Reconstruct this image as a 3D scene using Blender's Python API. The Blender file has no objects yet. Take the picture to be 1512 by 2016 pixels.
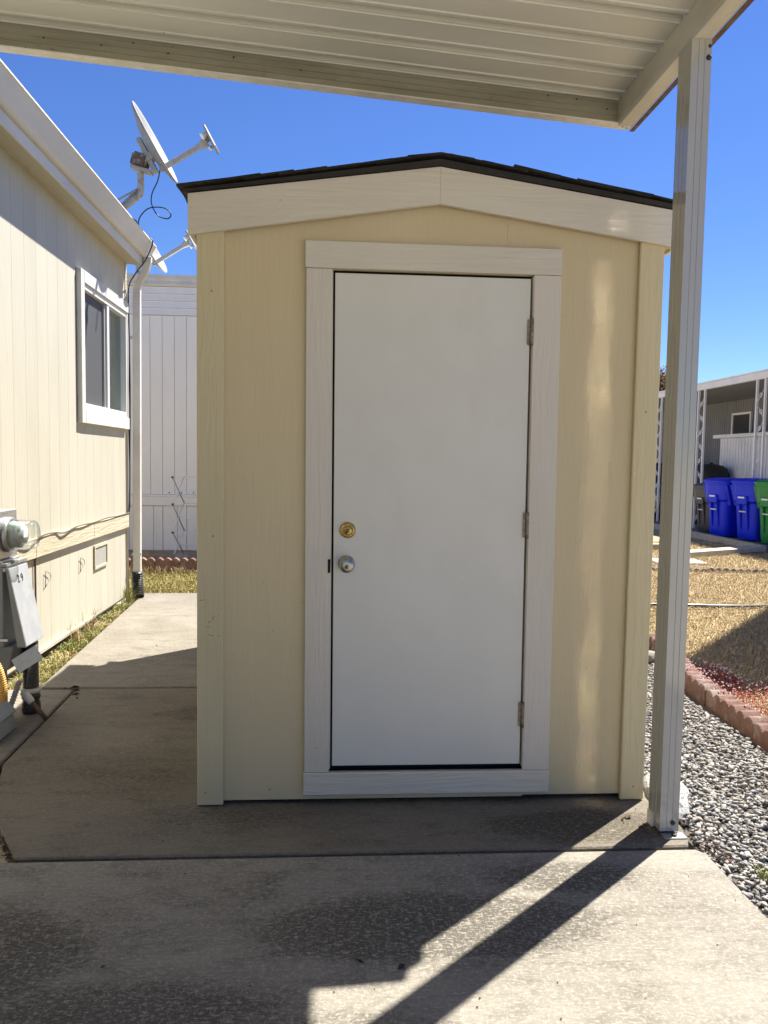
import bpy, bmesh, math, random
from mathutils import Vector, Matrix, noise as mnoise
random.seed(7)
R = math.radians
S = bpy.context.scene
COL = S.collection

# ------------------------------------------------------------------ camera, sky, sun, exposure
cam_d = bpy.data.cameras.new('camera'); cam = bpy.data.objects.new('camera', cam_d); COL.objects.link(cam)
cam_d.sensor_fit = 'VERTICAL'; cam_d.sensor_height = 24.0; cam_d.lens = 24.0*1500/2016
cam_d.clip_start = 0.05; cam_d.clip_end = 2000
r_ = Vector((0.99763, -0.06699, 0.01551)); f_ = Vector((0.06723, 0.99542, -0.06819)).normalized()
r_ = (r_ - f_*r_.dot(f_)).normalized(); u_ = r_.cross(f_)
m = Matrix((r_, u_, -f_)).transposed().to_4x4(); m.translation = Vector((0, 0, 1.41))
cam.matrix_world = m
S.camera = cam

SUN_EL, SUN_AZ = R(57.5), math.atan2(0.747, 0.665)          # azimuth from +Y towards +X
w = bpy.data.worlds.new('World'); S.world = w; w.use_nodes = True
nt = w.node_tree; nt.nodes.clear()
out = nt.nodes.new('ShaderNodeOutputWorld'); bg = nt.nodes.new('ShaderNodeBackground'); sky = nt.nodes.new('ShaderNodeTexSky')
sky.sky_type = 'NISHITA'; sky.sun_disc = False; sky.sun_elevation = SUN_EL; sky.sun_rotation = SUN_AZ
sky.air_density = 1.0; sky.dust_density = 0.0; sky.ozone_density = 10.0; sky.altitude = 0
bg.inputs['Strength'].default_value = 0.056
hsv = nt.nodes.new('ShaderNodeHueSaturation'); hsv.inputs['Saturation'].default_value = 1.08; hsv.inputs['Hue'].default_value = 0.512
nt.links.new(sky.outputs[0], hsv.inputs['Color']); nt.links.new(hsv.outputs[0], bg.inputs[0]); nt.links.new(bg.outputs[0], out.inputs[0])
sd = bpy.data.lights.new('sun', 'SUN'); sun = bpy.data.objects.new('sun', sd); COL.objects.link(sun)
sd.energy = 5.0; sd.angle = R(0.53); sd.color = (1.0, 0.94, 0.84)
to_sun = Vector((math.sin(SUN_AZ)*math.cos(SUN_EL), math.cos(SUN_AZ)*math.cos(SUN_EL), math.sin(SUN_EL)))
sun.rotation_euler = to_sun.to_track_quat('Z', 'Y').to_euler()
sun.location = (6, 6, 12)
S.view_settings.view_transform = 'Standard'; S.view_settings.look = 'None'
S.view_settings.gamma = 1.0; S.view_settings.use_curve_mapping = False
S.view_settings.exposure = 1.50
S.cycles.blur_glossy = 0.05; S.cycles.sample_clamp_indirect = 0; S.cycles.caustics_reflective = True

# ------------------------------------------------------------------ materials
def mat(name, col, rough=0.6, col2=None, vs=6.0, vstretch=(1, 1, 1), vamt=(0.35, 0.65), bump=0.0, bs=60.0, bstretch=(1, 1, 1),
        grain=None, gscale=42.0, gbump=0.25, metal=0.0, spec=0.5, rnd=0.0, dirt=None, dirt_s=3.0, dirt_t=(0.55, 0.75),
        dstretch=(1, 1, 1), speck=None, speck_s=180.0, speck_t=(0.62, 0.7), emit=None, trans=0.0):
    """procedural principled material; patterns are laid out in world metres"""
    M = bpy.data.materials.new(name); M.use_nodes = True; t = M.node_tree; N = t.nodes; L = t.links
    b = N['Principled BSDF']
    b.inputs['Roughness'].default_value = rough; b.inputs['Metallic'].default_value = metal
    b.inputs['Specular IOR Level'].default_value = spec
    geo = N.new('ShaderNodeNewGeometry')
    def coords(st):
        mp = N.new('ShaderNodeMapping'); mp.inputs['Scale'].default_value = st
        L.new(geo.outputs['Position'], mp.inputs['Vector']); return mp.outputs[0]
    def noise(st, sc, det=5, ro=0.6):
        n = N.new('ShaderNodeTexNoise'); n.inputs['Scale'].default_value = sc; n.inputs['Detail'].default_value = det
        n.inputs['Roughness'].default_value = ro; L.new(coords(st), n.inputs['Vector']); return n.outputs['Fac']
    def ramp(fac, lo, hi):
        r = N.new('ShaderNodeMapRange'); r.interpolation_type = 'SMOOTHSTEP'
        r.inputs['From Min'].default_value = lo; r.inputs['From Max'].default_value = hi
        L.new(fac, r.inputs['Value']); return r.outputs['Result']
    def mix(fac, a, c):
        x = N.new('ShaderNodeMix'); x.data_type = 'RGBA'
        L.new(fac, x.inputs['Factor'])
        for s, v in ((x.inputs[6], a), (x.inputs[7], c)):
            if isinstance(v, tuple): s.default_value = (*v, 1)
            else: L.new(v, s)
        return x.outputs[2]
    c = col
    if col2: c = mix(ramp(noise(vstretch, vs), *vamt), c, col2)
    if dirt:
        d = noise(dstretch, dirt_s, 8, 0.68); c = mix(ramp(d, *dirt_t), c, dirt)
    if speck:
        c = mix(ramp(noise((1, 1, 1), speck_s, 2, 0.5), *speck_t), c, speck)
    if rnd:
        oi = N.new('ShaderNodeObjectInfo'); mr = N.new('ShaderNodeMapRange')
        mr.inputs['To Min'].default_value = 1-rnd; mr.inputs['To Max'].default_value = 1+rnd
        L.new(oi.outputs['Random'], mr.inputs['Value'])
        hs = N.new('ShaderNodeHueSaturation'); L.new(mr.outputs[0], hs.inputs['Value'])
        if isinstance(c, tuple): hs.inputs['Color'].default_value = (*c, 1)
        else: L.new(c, hs.inputs['Color'])
        c = hs.outputs[0]
    if isinstance(c, tuple): b.inputs['Base Color'].default_value = (*c, 1)
    else: L.new(c, b.inputs['Base Color'])
    h = None
    if grain:                                           # embossed cedar grain: wavering lines along one axis
        st = {'x': (0.05, 1, 1), 'y': (1, 0.05, 1), 'z': (1, 1, 0.05)}[grain]
        wv = N.new('ShaderNodeTexNoise'); wv.inputs['Scale'].default_value = gscale*2.2; wv.inputs['Detail'].default_value = 3
        wv.inputs['Distortion'].default_value = 0.6
        # a slow waver bends the lines
        nz = N.new('ShaderNodeTexNoise'); nz.inputs['Scale'].default_value = 3.0; nz.inputs['Detail'].default_value = 1
        L.new(geo.outputs['Position'], nz.inputs['Vector'])
        sc = N.new('ShaderNodeVectorMath'); sc.operation = 'SCALE'; sc.inputs['Scale'].default_value = 0.05
        L.new(nz.outputs['Color'], sc.inputs[0])
        ad = N.new('ShaderNodeVectorMath'); L.new(geo.outputs['Position'], ad.inputs[0]); L.new(sc.outputs[0], ad.inputs[1])
        mp = N.new('ShaderNodeMapping'); mp.inputs['Scale'].default_value = st; L.new(ad.outputs[0], mp.inputs['Vector'])
        L.new(mp.outputs[0], wv.inputs['Vector'])
        h = ramp(wv.outputs['Fac'], 0.35, 0.65)
        bn = N.new('ShaderNodeBump'); bn.inputs['Strength'].default_value = gbump; bn.inputs['Distance'].default_value = 0.004
        L.new(h, bn.inputs['Height']); last = bn.outputs[0]
        L.new(last, b.inputs['Normal'])
    if bump:
        bn2 = N.new('ShaderNodeBump'); bn2.inputs['Strength'].default_value = bump; bn2.inputs['Distance'].default_value = 0.006
        L.new(noise(bstretch, bs, 6, 0.65), bn2.inputs['Height'])
        if h is not None: L.new(last, bn2.inputs['Normal'])
        L.new(bn2.outputs[0], b.inputs['Normal'])
    return M

CREAM = (0.61, 0.51, 0.315); CREAM2 = (0.58, 0.48, 0.29)
m_shed = mat('shed_cream_paint', CREAM, 0.55, CREAM2, 2.5, (1, 1, .3), grain='z', gscale=26, gbump=0.13, speck=(.42, .36, .22), speck_s=45, speck_t=(.76, .79))
m_shedtrim = mat('shed_corner_paint', (0.60, .52, .325), 0.55, (.565, .485, .295), 4, (1, 1, .2), grain='z', gscale=24, gbump=0.3, dirt=(.36, .31, .22), dirt_s=24, dirt_t=(.70, .76), dstretch=(1, 1, .6))
m_whiteh = mat('trim_white_lengthwise', (.645, .60, .51), 0.5, (.605, .56, .47), 4, (.3, 1, 1), grain='x', gscale=24, gbump=0.32, speck=(.45, .40, .33), speck_s=40, speck_t=(.76, .78))
m_whitev = mat('trim_white_upright', (.645, .59, .505), 0.5, (.605, .555, .465), 4, (1, 1, .3), grain='z', gscale=26, gbump=0.25, speck=(.45, .40, .33), speck_s=40, speck_t=(.76, .78))
m_door = mat('door_paint', (.67, .652, .588), 0.42, (.645, .628, .563), 3, (1, 1, 1), bump=0.05, bs=90, dirt=(.62, .60, .535), dirt_s=3, dirt_t=(.50, .80), dstretch=(1, 1, .5))
m_dark = mat('dark_void', (.012, .011, .010), 0.9)
m_shingle = mat('asphalt_shingle', (.018, .015, .013), 0.95, (.032, .027, .023), 30, bump=0.8, bs=400, rnd=.25)
m_drip = mat('brown_drip_edge', (.012, .0085, .007), 0.7, (.02, .015, .012), 8)
m_brass = mat('brass', (.62, .44, .14), 0.25, metal=1.0, col2=(.45, .32, .12), vs=60)
m_brassd = mat('dull_brass', (.30, .21, .08), 0.45, metal=1.0)
m_nickel = mat('satin_nickel', (.38, .375, .355), 0.32, metal=1.0)
m_hinge = mat('aged_hinge', (.30, .27, .20), 0.5, (.18, .15, .11), 60, metal=0.7)
m_pan = mat('awning_enamel', (.70, .69, .62), 0.34, (.645, .635, .565), 3, (.3, 1, 1), dirt=(.40, .37, .29), dirt_s=4, dirt_t=(.66, .85), dstretch=(.4, 1.5, 1), speck=(.12, .1, .08), speck_s=38, speck_t=(.77, .79))
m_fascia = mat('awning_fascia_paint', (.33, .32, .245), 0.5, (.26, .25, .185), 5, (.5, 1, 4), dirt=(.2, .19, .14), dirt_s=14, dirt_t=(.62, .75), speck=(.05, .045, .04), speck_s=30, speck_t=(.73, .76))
m_lip = mat('awning_white_lip', (.84, .81, .73), 0.45, (.72, .68, .58), 9, dirt=(.3, .25, .18), dirt_s=40, dirt_t=(.70, .76))
m_beam = mat('beam_paint', (.62, .59, .50), 0.45, (.50, .47, .39), 4, (1, .4, 1), dirt=(.24, .21, .16), dirt_s=7, dirt_t=(.60, .78))
m_rust = mat('rusty_brown', (.10, .055, .035), 0.8, (.16, .10, .07), 30, bump=.3, bs=100)
m_post = mat('post_enamel', (.42, .415, .38), 0.09, (.38, .375, .34), 3, (1, 1, .2), spec=1.0, dirt=(.36, .31, .20), dirt_s=10, dirt_t=(.60, .78), dstretch=(1, 1, .07))
m_scuff = mat('scuffed_primer', (.20, .17, .12), .8)
m_nail = mat('painted_nail', (.36, .30, .19), .6)
m_bolt = mat('dark_bolt', (.05, .045, .04), 0.5, metal=.6)
m_zinc = mat('galvanised', (.50, .51, .52), 0.38, (.40, .41, .42), 25, metal=.85)
m_side = mat('house_siding_paint', (.465, .447, .372), 0.6, (.432, .414, .34), 2.2, (1, 1, .25), grain='z', gscale=20, gbump=0.22, dirt=(.43, .37, .26), dirt_s=6, dirt_t=(.56, .85), dstretch=(1, 3.5, .07), rnd=.025)
m_belt = mat('belt_board_paint', (.48, .435, .33), 0.6, (.45, .405, .30), 4, (1, .3, 1), grain='y', gscale=22, gbump=0.45)
m_hwhite = mat('house_white_paint', (.58, .575, .55), 0.5, (.53, .525, .49), 5, grain='y', gscale=20, gbump=.15, dirt=(.55, .5, .43), dirt_s=8, dirt_t=(.7, .85))
m_gutter = mat('gutter_enamel', (.62, .61, .585), 0.6, (.54, .53, .50), 3, (1, .3, 1), dirt=(.45, .42, .36), dirt_s=5, dirt_t=(.62, .85), dstretch=(1, .4, 2))
m_vinyl = mat('white_vinyl', (.62, .62, .62), 0.35)
m_roofdark = mat('house_roof', (.20, .19, .18), 0.9, (.27, .26, .24), 20, bump=.5, bs=200)
m_screen = mat('insect_screen', (.055, .06, .066), 0.6, (.07, .075, .08), 300)
m_blind = mat('teal_blind', (.26, .34, .33), 0.6, (.22, .30, .29), 3)
m_mesh = mat('vent_mesh', (.34, .34, .31), 0.7, (.27, .27, .25), 150)
m_wire = mat('wire', (.16, .14, .11), 0.5, metal=.5)
m_black = mat('black_rubber', (.014, .014, .015), 0.5)
m_blackp = mat('black_plastic_pipe', (.018, .018, .02), 0.38, (.05, .05, .045), 60)
m_whome = mat('white_home_siding', (.86, .84, .79), 0.6, (.82, .80, .75), 3, (1, 1, .3), dirt=(.45, .44, .42), dirt_s=9, dirt_t=(.66, .74), dstretch=(1, 1, .35), rnd=.015)
m_whome2 = mat('white_home_metal', (.83, .82, .79), 0.45, (.78, .77, .74), 4)
m_dish = mat('dish_grey', (.26, .26, .26), 0.55, (.225, .225, .22), 20)
m_arm = mat('dish_arm_steel', (.40, .40, .38), 0.5, (.33, .32, .29), 30)
m_clamp = mat('rusted_clamp', (.13, .085, .06), .8, (.24, .22, .20), 22, vamt=(.48, .6), bump=.3, bs=100)
m_mast = mat('dish_mast', (.42, .42, .40), 0.5, (.30, .24, .19), 22, vamt=(.5, .62))
m_glass = bpy.data.materials.new('window_glass'); m_glass.use_nodes = True
_t = m_glass.node_tree; _t.nodes.clear()
_o = _t.nodes.new('ShaderNodeOutputMaterial'); _mx = _t.nodes.new('ShaderNodeMixShader'); _tr = _t.nodes.new('ShaderNodeBsdfTransparent')
_gl = _t.nodes.new('ShaderNodeBsdfGlossy'); _lw = _t.nodes.new('ShaderNodeLayerWeight'); _lw.inputs[0].default_value = .5; _fr = _t.nodes.new('ShaderNodeMapRange'); _t.links.new(_lw.outputs['Facing'], _fr.inputs['Value'])
_gl.inputs['Roughness'].default_value = .02; _fr.inputs['From Min'].default_value = .4; _fr.inputs['To Min'].default_value = .04; _fr.inputs['To Max'].default_value = .5; _tr.inputs['Color'].default_value = (.80, .88, .86, 1)
_t.links.new(_fr.outputs[0], _mx.inputs[0]); _t.links.new(_tr.outputs[0], _mx.inputs[1]); _t.links.new(_gl.outputs[0], _mx.inputs[2]); _t.links.new(_mx.outputs[0], _o.inputs[0])

def concrete(name, base, base2, fleck, mold, seed, stains=()):
    M = bpy.data.materials.new(name); M.use_nodes = True; t = M.node_tree; N = t.nodes; L = t.links; b = N['Principled BSDF']
    b.inputs['Roughness'].default_value = .85; b.inputs['Specular IOR Level'].default_value = .3
    geo = N.new('ShaderNodeNewGeometry')
    def noise(sc, st=(1, 1, 1), det=6, ro=.62, off=0, dist=0):
        mp = N.new('ShaderNodeMapping'); mp.inputs['Scale'].default_value = st; mp.inputs['Location'].default_value = (off+seed, seed*1.7, 0)
        L.new(geo.outputs['Position'], mp.inputs['Vector'])
        n = N.new('ShaderNodeTexNoise'); n.inputs['Scale'].default_value = sc; n.inputs['Detail'].default_value = det
        n.inputs['Roughness'].default_value = ro; n.inputs['Distortion'].default_value = dist
        L.new(mp.outputs[0], n.inputs['Vector']); return n.outputs['Fac']
    def rng(f, lo, hi, a=0., z=1.):
        r = N.new('ShaderNodeMapRange'); r.interpolation_type = 'SMOOTHSTEP'
        for k, v in (('From Min', lo), ('From Max', hi), ('To Min', a), ('To Max', z)): r.inputs[k].default_value = v
        L.new(f, r.inputs['Value']); return r.outputs[0]
    def mul(a, c, op='MULTIPLY'):
        x = N.new('ShaderNodeMath'); x.operation = op; x.use_clamp = True
        for i, v in enumerate((a, c)):
            if isinstance(v, (int, float)): x.inputs[i].default_value = v
            else: L.new(v, x.inputs[i])
        return x.outputs[0]
    def mix(fac, a, c):
        x = N.new('ShaderNodeMix'); x.data_type = 'RGBA'; L.new(fac, x.inputs['Factor'])
        for s, v in ((x.inputs[6], a), (x.inputs[7], c)):
            if isinstance(v, tuple): s.default_value = (*v, 1)
            else: L.new(v, s)
        return x.outputs[2]
    c = mix(rng(noise(2.2, (1, 1, 1), 5, .6), .35, .65), base, base2)
    c = mix(rng(noise(9, (.5, 1.2, 1), 6, .7, 3), .46, .70, 0, .5), c, mold)                     # soft grey clouds
    # stain field: mildew from water and tyres, made darker to deepen the shaded slab, broken up by noise
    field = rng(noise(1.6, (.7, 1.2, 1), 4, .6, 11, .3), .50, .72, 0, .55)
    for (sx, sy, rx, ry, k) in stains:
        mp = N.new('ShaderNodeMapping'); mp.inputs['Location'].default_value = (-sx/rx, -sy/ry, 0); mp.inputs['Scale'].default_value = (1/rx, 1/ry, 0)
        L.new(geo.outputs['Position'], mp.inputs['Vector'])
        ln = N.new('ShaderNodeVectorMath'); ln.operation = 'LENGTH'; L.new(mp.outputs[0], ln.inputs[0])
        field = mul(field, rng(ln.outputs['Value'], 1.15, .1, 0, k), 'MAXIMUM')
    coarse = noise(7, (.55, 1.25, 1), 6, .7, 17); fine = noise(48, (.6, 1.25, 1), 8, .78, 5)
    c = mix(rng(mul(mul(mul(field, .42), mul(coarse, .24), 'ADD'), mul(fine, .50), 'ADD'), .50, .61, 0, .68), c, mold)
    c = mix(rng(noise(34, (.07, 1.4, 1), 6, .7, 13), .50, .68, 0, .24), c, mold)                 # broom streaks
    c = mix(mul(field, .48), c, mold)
    # pale cement flecks and scuffs in two crossing directions
    c = mix(rng(noise(120, (.4, 1.0, 1), 5, .75, 7), .51, .63, 0, .7), c, fleck)
    c = mix(rng(noise(120, (1.0, .4, 1), 5, .75, 27), .53, .65, 0, .6), c, fleck)
    c = mix(rng(noise(30, (1, 1, 1), 6, .75, 9), .54, .68, 0, .5), c, fleck)
    c = mix(rng(noise(170, (1, 1, 1), 3, .6, 2), .68, .74, 0, .8), c, tuple(v*.4 for v in mold))  # pin holes
    L.new(c, b.inputs['Base Color'])
    bn = N.new('ShaderNodeBump'); bn.inputs['Strength'].default_value = .7; bn.inputs['Distance'].default_value = .005
    L.new(noise(90, (.6, 1.2, 1), 8, .75), bn.inputs['Height']); L.new(bn.outputs[0], b.inputs['Normal'])
    return M
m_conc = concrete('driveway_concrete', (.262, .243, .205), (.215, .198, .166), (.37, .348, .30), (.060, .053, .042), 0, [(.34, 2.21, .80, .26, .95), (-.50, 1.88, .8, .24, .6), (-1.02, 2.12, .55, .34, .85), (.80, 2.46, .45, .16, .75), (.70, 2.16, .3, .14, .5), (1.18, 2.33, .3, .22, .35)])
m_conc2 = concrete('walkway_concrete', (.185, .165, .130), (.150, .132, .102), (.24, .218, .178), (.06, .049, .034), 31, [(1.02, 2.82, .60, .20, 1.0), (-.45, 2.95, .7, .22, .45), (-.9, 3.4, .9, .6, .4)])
m_conc3 = concrete('far_walk_concrete', (.215, .198, .165), (.17, .153, .123), (.28, .26, .22), (.09, .076, .056), 57)

m_soil = mat('dry_soil', (.30, .22, .13), .95, (.22, .16, .095), 5, bump=.8, bs=60, speck=(.42, .34, .22), speck_s=90, speck_t=(.55, .65))
m_pale = mat('pale_packed_ground', (.33, .29, .23), .95, (.27, .235, .18), 1.5, bump=.5, bs=40, speck=(.5, .45, .36), speck_s=60, speck_t=(.5, .65))
m_lawn = mat('dry_lawn_ground', (.33, .25, .135), .95, (.26, .20, .105), 2.5, bump=.9, bs=70, speck=(.40, .33, .20), speck_s=60, speck_t=(.52, .66), dirt=(.2, .15, .08), dirt_s=8, dirt_t=(.6, .8))
m_gravelbase = mat('gravel_dirt', (.075, .065, .055), .95, (.12, .105, .09), 40, bump=1, bs=80)
m_brick = mat('red_edging', (.195, .108, .088), .9, (.145, .078, .062), 12, bump=.8, bs=130, dirt=(.25, .20, .175), dirt_s=9, dirt_t=(.48, .66), speck=(.10, .06, .05), speck_s=60, speck_t=(.62, .72), rnd=.16)
m_brick2 = mat('grey_edging', (.17, .12, .095), .9, (.23, .17, .14), 9, bump=.5, bs=150, rnd=.15)
m_granite = mat('granite', (.33, .33, .32), .85, (.26, .26, .255), 8, bump=.6, bs=120, speck=(.06, .06, .06), speck_s=130, speck_t=(.56, .62))
m_fieldstone = mat('field_stone', (.28, .25, .21), .9, (.20, .18, .15), 12, bump=.6, bs=60)
m_timber = mat('weathered_timber', (.38, .34, .28), .85, (.28, .24, .19), 14, (.3, 1, 2), bump=.4, bs=60, bstretch=(.2, 1, 1))
m_timber2 = mat('pale_timber', (.48, .43, .36), .8, (.38, .34, .28), 10, bump=.3, bs=60)
m_paver = mat('pale_paver', (.40, .37, .33), .9, (.34, .31, .27), 6, bump=.3, bs=80)
m_drive = mat('neighbour_driveway_concrete', (.16, .15, .14), .85, (.12, .115, .11), 3, bump=.3, bs=50)
m_gwhite = mat('neighbour_white_metal', (.68, .68, .69), .5, (.62, .62, .63), 3)
m_gcor = mat('neighbour_corrugated', (.16, .16, .16), .6, (.13, .13, .13), 3, (1, 1, .3))
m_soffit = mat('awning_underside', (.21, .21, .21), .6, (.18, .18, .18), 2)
m_louver = mat('dark_louver', (.05, .05, .052), .4)
m_binblue = mat('blue_bin_plastic', (.003, .022, .66), .42, (.004, .024, .58), 6, spec=.25)
m_bingreen = mat('green_bin_plastic', (.02, .24, .045), .4, (.025, .20, .04), 6, spec=.25)
m_binblack = mat('grey_bin_plastic', (.05, .05, .05), .45, (.04, .04, .04), 6)
m_label = mat('white_label', (.75, .75, .75), .5)
m_car = mat('dark_car_paint', (.012, .016, .028), .2, spec=.6)
m_carglass = mat('car_glass', (.03, .06, .10), .06, spec=.8)
m_chrome = mat('chrome', (.7, .7, .7), .15, metal=1.0)
m_tyre = mat('tyre', (.015, .015, .015), .8)
m_tail = mat('tail_lamp', (.06, .012, .012), .2)
m_blue_box = mat('blue_grey_box', (.30, .34, .37), .5, (.25, .29, .32), 8)
m_boxgrey = mat('grey_box_paint', (.24, .245, .24), .5, (.20, .205, .20), 8)
m_boxlid = mat('pale_metal_cover', (.42, .44, .48), .42, (.36, .385, .425), 10, metal=.25, dirt=(.36, .38, .42), dirt_s=18, dirt_t=(.6, .75))
m_yellow = mat('yellow_conduit', (.62, .34, .05), .5, (.5, .27, .05), 12)
m_greycond = mat('grey_conduit', (.30, .31, .32), .5)
m_tag = mat('paper_tag', (.62, .66, .70), .6, (.55, .59, .63), 40)
m_pvc = mat('pvc', (.66, .65, .60), .5, dirt=(.4, .37, .3), dirt_s=20, dirt_t=(.55, .7))
m_ink = mat('black_ink', (.02, .02, .02), .6)
m_rackw = mat('rack_white', (.74, .74, .74), .4); m_rackg = mat('rack_grey', (.34, .34, .35), .4)
m_cover = mat('black_cover', (.012, .012, .013), .7)
m_trunk = mat('bark', (.10, .075, .055), .95, (.14, .11, .08), 20, bump=.6, bs=40)

def blades(name, cols, rough=.75):
    M = bpy.data.materials.new(name); M.use_nodes = True; t = M.node_tree; b = t.nodes['Principled BSDF']; b.inputs['Roughness'].default_value = rough
    b.inputs['Specular IOR Level'].default_value = .2
    g = t.nodes.new('ShaderNodeNewGeometry'); r = t.nodes.new('ShaderNodeValToRGB'); r.color_ramp.interpolation = 'LINEAR'
    els = r.color_ramp.elements
    while len(els) < len(cols): els.new(.5)
    for i, c in enumerate(cols): els[i].position = i/(len(cols)-1); els[i].color = (*c, 1)
    t.links.new(g.outputs['Random Per Island'], r.inputs[0]); t.links.new(r.outputs[0], b.inputs['Base Color'])
    return M
m_drygrass = blades('dry_grass_blades', [(.42, .32, .165), (.53, .425, .24), (.34, .24, .115), (.56, .47, .29), (.35, .265, .135), (.46, .355, .185)])
m_mixgrass = blades('yellowing_grass_blades', [(.40, .32, .14), (.20, .22, .055), (.46, .37, .18), (.26, .265, .08), (.36, .27, .12)])
m_weed = blades('green_weed', [(.12, .17, .04), (.22, .26, .07), (.40, .34, .15), (.16, .20, .05)])
m_sedum = blades('red_sedum', [(.30, .05, .045), (.20, .03, .035), (.40, .12, .08), (.26, .10, .05), (.34, .06, .07)])
m_flower = blades('pale_flower', [(.62, .45, .44), (.70, .58, .56), (.55, .33, .34)])
m_pebbles = blades('pebble_greys', [(.25, .24, .225), (.13, .131, .132), (.34, .33, .31), (.19, .193, .19), (.31, .265, .22), (.42, .405, .385), (.16, .161, .16), (.28, .275, .26), (.105, .105, .105)], .7)
m_treeleaf = blades('autumn_leaves', [(.16, .075, .025), (.10, .055, .02), (.24, .12, .03), (.06, .05, .02)])
m_litter = blades('leaf_litter', [(.05, .035, .025), (.10, .06, .035), (.03, .025, .02), (.16, .05, .03)])
# single pebbles: one tone per object
m_pebble = bpy.data.materials.new('single_pebble'); m_pebble.use_nodes = True
_t = m_pebble.node_tree; _b = _t.nodes['Principled BSDF']; _b.inputs['Roughness'].default_value = .7
_oi = _t.nodes.new('ShaderNodeObjectInfo'); _rp = _t.nodes.new('ShaderNodeValToRGB')
_cols = [(.25, .24, .225), (.13, .131, .132), (.34, .33, .31), (.19, .193, .19), (.31, .265, .22), (.42, .405, .385), (.16, .161, .16), (.28, .275, .26), (.105, .105, .105)]
while len(_rp.color_ramp.elements) < len(_cols): _rp.color_ramp.elements.new(.5)
for _i, _c in enumerate(_cols): _rp.color_ramp.elements[_i].position = _i/(len(_cols)-1); _rp.color_ramp.elements[_i].color = (*_c, 1)
_t.links.new(_oi.outputs['Random'], _rp.inputs[0]); _t.links.new(_rp.outputs[0], _b.inputs['Base Color'])

# ------------------------------------------------------------------ mesh helpers
class MB:
    def __init__(s): s.v = []; s.f = []; s.sm = []
    def add(s, vs, fs, smooth=False):
        o = len(s.v); s.v += [tuple(x) for x in vs]; s.f += [tuple(i+o for i in f) for f in fs]; s.sm += [smooth]*len(fs); return s
    def box(s, x0, x1, y0, y1, z0, z1):
        vs = [(x, y, z) for z in (z0, z1) for y in (y0, y1) for x in (x0, x1)]
        return s.add(vs, [(0, 2, 3, 1), (4, 5, 7, 6), (0, 1, 5, 4), (2, 6, 7, 3), (0, 4, 6, 2), (1, 3, 7, 5)])
    def obox(s, c, ax, ay, az):                     # oriented box: centre and three half-extent vectors
        c, ax, ay, az = map(Vector, (c, ax, ay, az))
        vs = [c+ax*i+ay*j+az*k for k in (-1, 1) for j in (-1, 1) for i in (-1, 1)]
        return s.add(vs, [(0, 2, 3, 1), (4, 5, 7, 6), (0, 1, 5, 4), (2, 6, 7, 3), (0, 4, 6, 2), (1, 3, 7, 5)])
    def loft(s, rings, cap=True, smooth=False):
        n = len(rings[0]); vs = [p for r in rings for p in r]; fs = []
        for k in range(len(rings)-1):
            for i in range(n):
                j = (i+1) % n; fs.append((k*n+i, k*n+j, (k+1)*n+j, (k+1)*n+i))
        s.add(vs, fs, smooth)
        if cap:
            o = len(s.v)-len(vs)
            s.f += [tuple(o+i for i in reversed(range(n))), tuple(o+(len(rings)-1)*n+i for i in range(n))]; s.sm += [False]*2
        return s
    def tube(s, pts, r, n=8, smooth=True, cap=True):
        pts = [Vector(p) for p in pts]; rr = r if isinstance(r, (list, tuple)) else [r]*len(pts)
        rings = []; prev = None
        for i, p in enumerate(pts):
            d = (pts[min(i+1, len(pts)-1)]-pts[max(i-1, 0)]).normalized()
            if prev is None:
                a = Vector((0, 0, 1)) if abs(d.z) < .9 else Vector((1, 0, 0)); u = d.cross(a).normalized()
            else:
                u = (prev-d*prev.dot(d)).normalized()
            prev = u; v = d.cross(u)
            rings.append([p+(u*math.cos(2*math.pi*k/n)+v*math.sin(2*math.pi*k/n))*rr[i] for k in range(n)])
        return s.loft(rings, cap, smooth)
    def lathe(s, c, axis, prof, n=20, smooth=True):  # prof: (distance along axis, radius)
        c = Vector(c); d = Vector(axis).normalized(); a = Vector((0, 0, 1)) if abs(d.z) < .9 else Vector((1, 0, 0))
        u = d.cross(a).normalized(); v = d.cross(u)
        return s.loft([[c+d*h+(u*math.cos(2*math.pi*k/n)+v*math.sin(2*math.pi*k/n))*max(r, 1e-4) for k in range(n)] for h, r in prof], True, smooth)
    def prism(s, poly, axis, a, b):                 # polygon in the two other axes, run along axis from a to b
        def P(p, t):
            return {'x': (t, p[0], p[1]), 'y': (p[0], t, p[1]), 'z': (p[0], p[1], t)}[axis]
        return s.loft([[P(p, a) for p in poly], [P(p, b) for p in poly]])
    def mesh(s, name, bevel=0, seg=1):
        me = bpy.data.meshes.new(name); me.from_pydata(s.v, [], s.f)
        me.polygons.foreach_set('use_smooth', s.sm)
        bm = bmesh.new(); bm.from_mesh(me); bmesh.ops.recalc_face_normals(bm, faces=bm.faces)
        if bevel:
            es = [e for e in bm.edges if len(e.link_faces) == 2 and e.calc_face_angle(0) > .5]
            bmesh.ops.bevel(bm, geom=es, offset=bevel, segments=seg, affect='EDGES', clamp_overlap=True)
        bm.to_mesh(me); bm.free(); return me
    def build(s, name, material, parent=None, bevel=0, seg=1, **props):
        me = s.mesh(name, bevel, seg); me.materials.append(material); return link(name, me, parent, **props)

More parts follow.
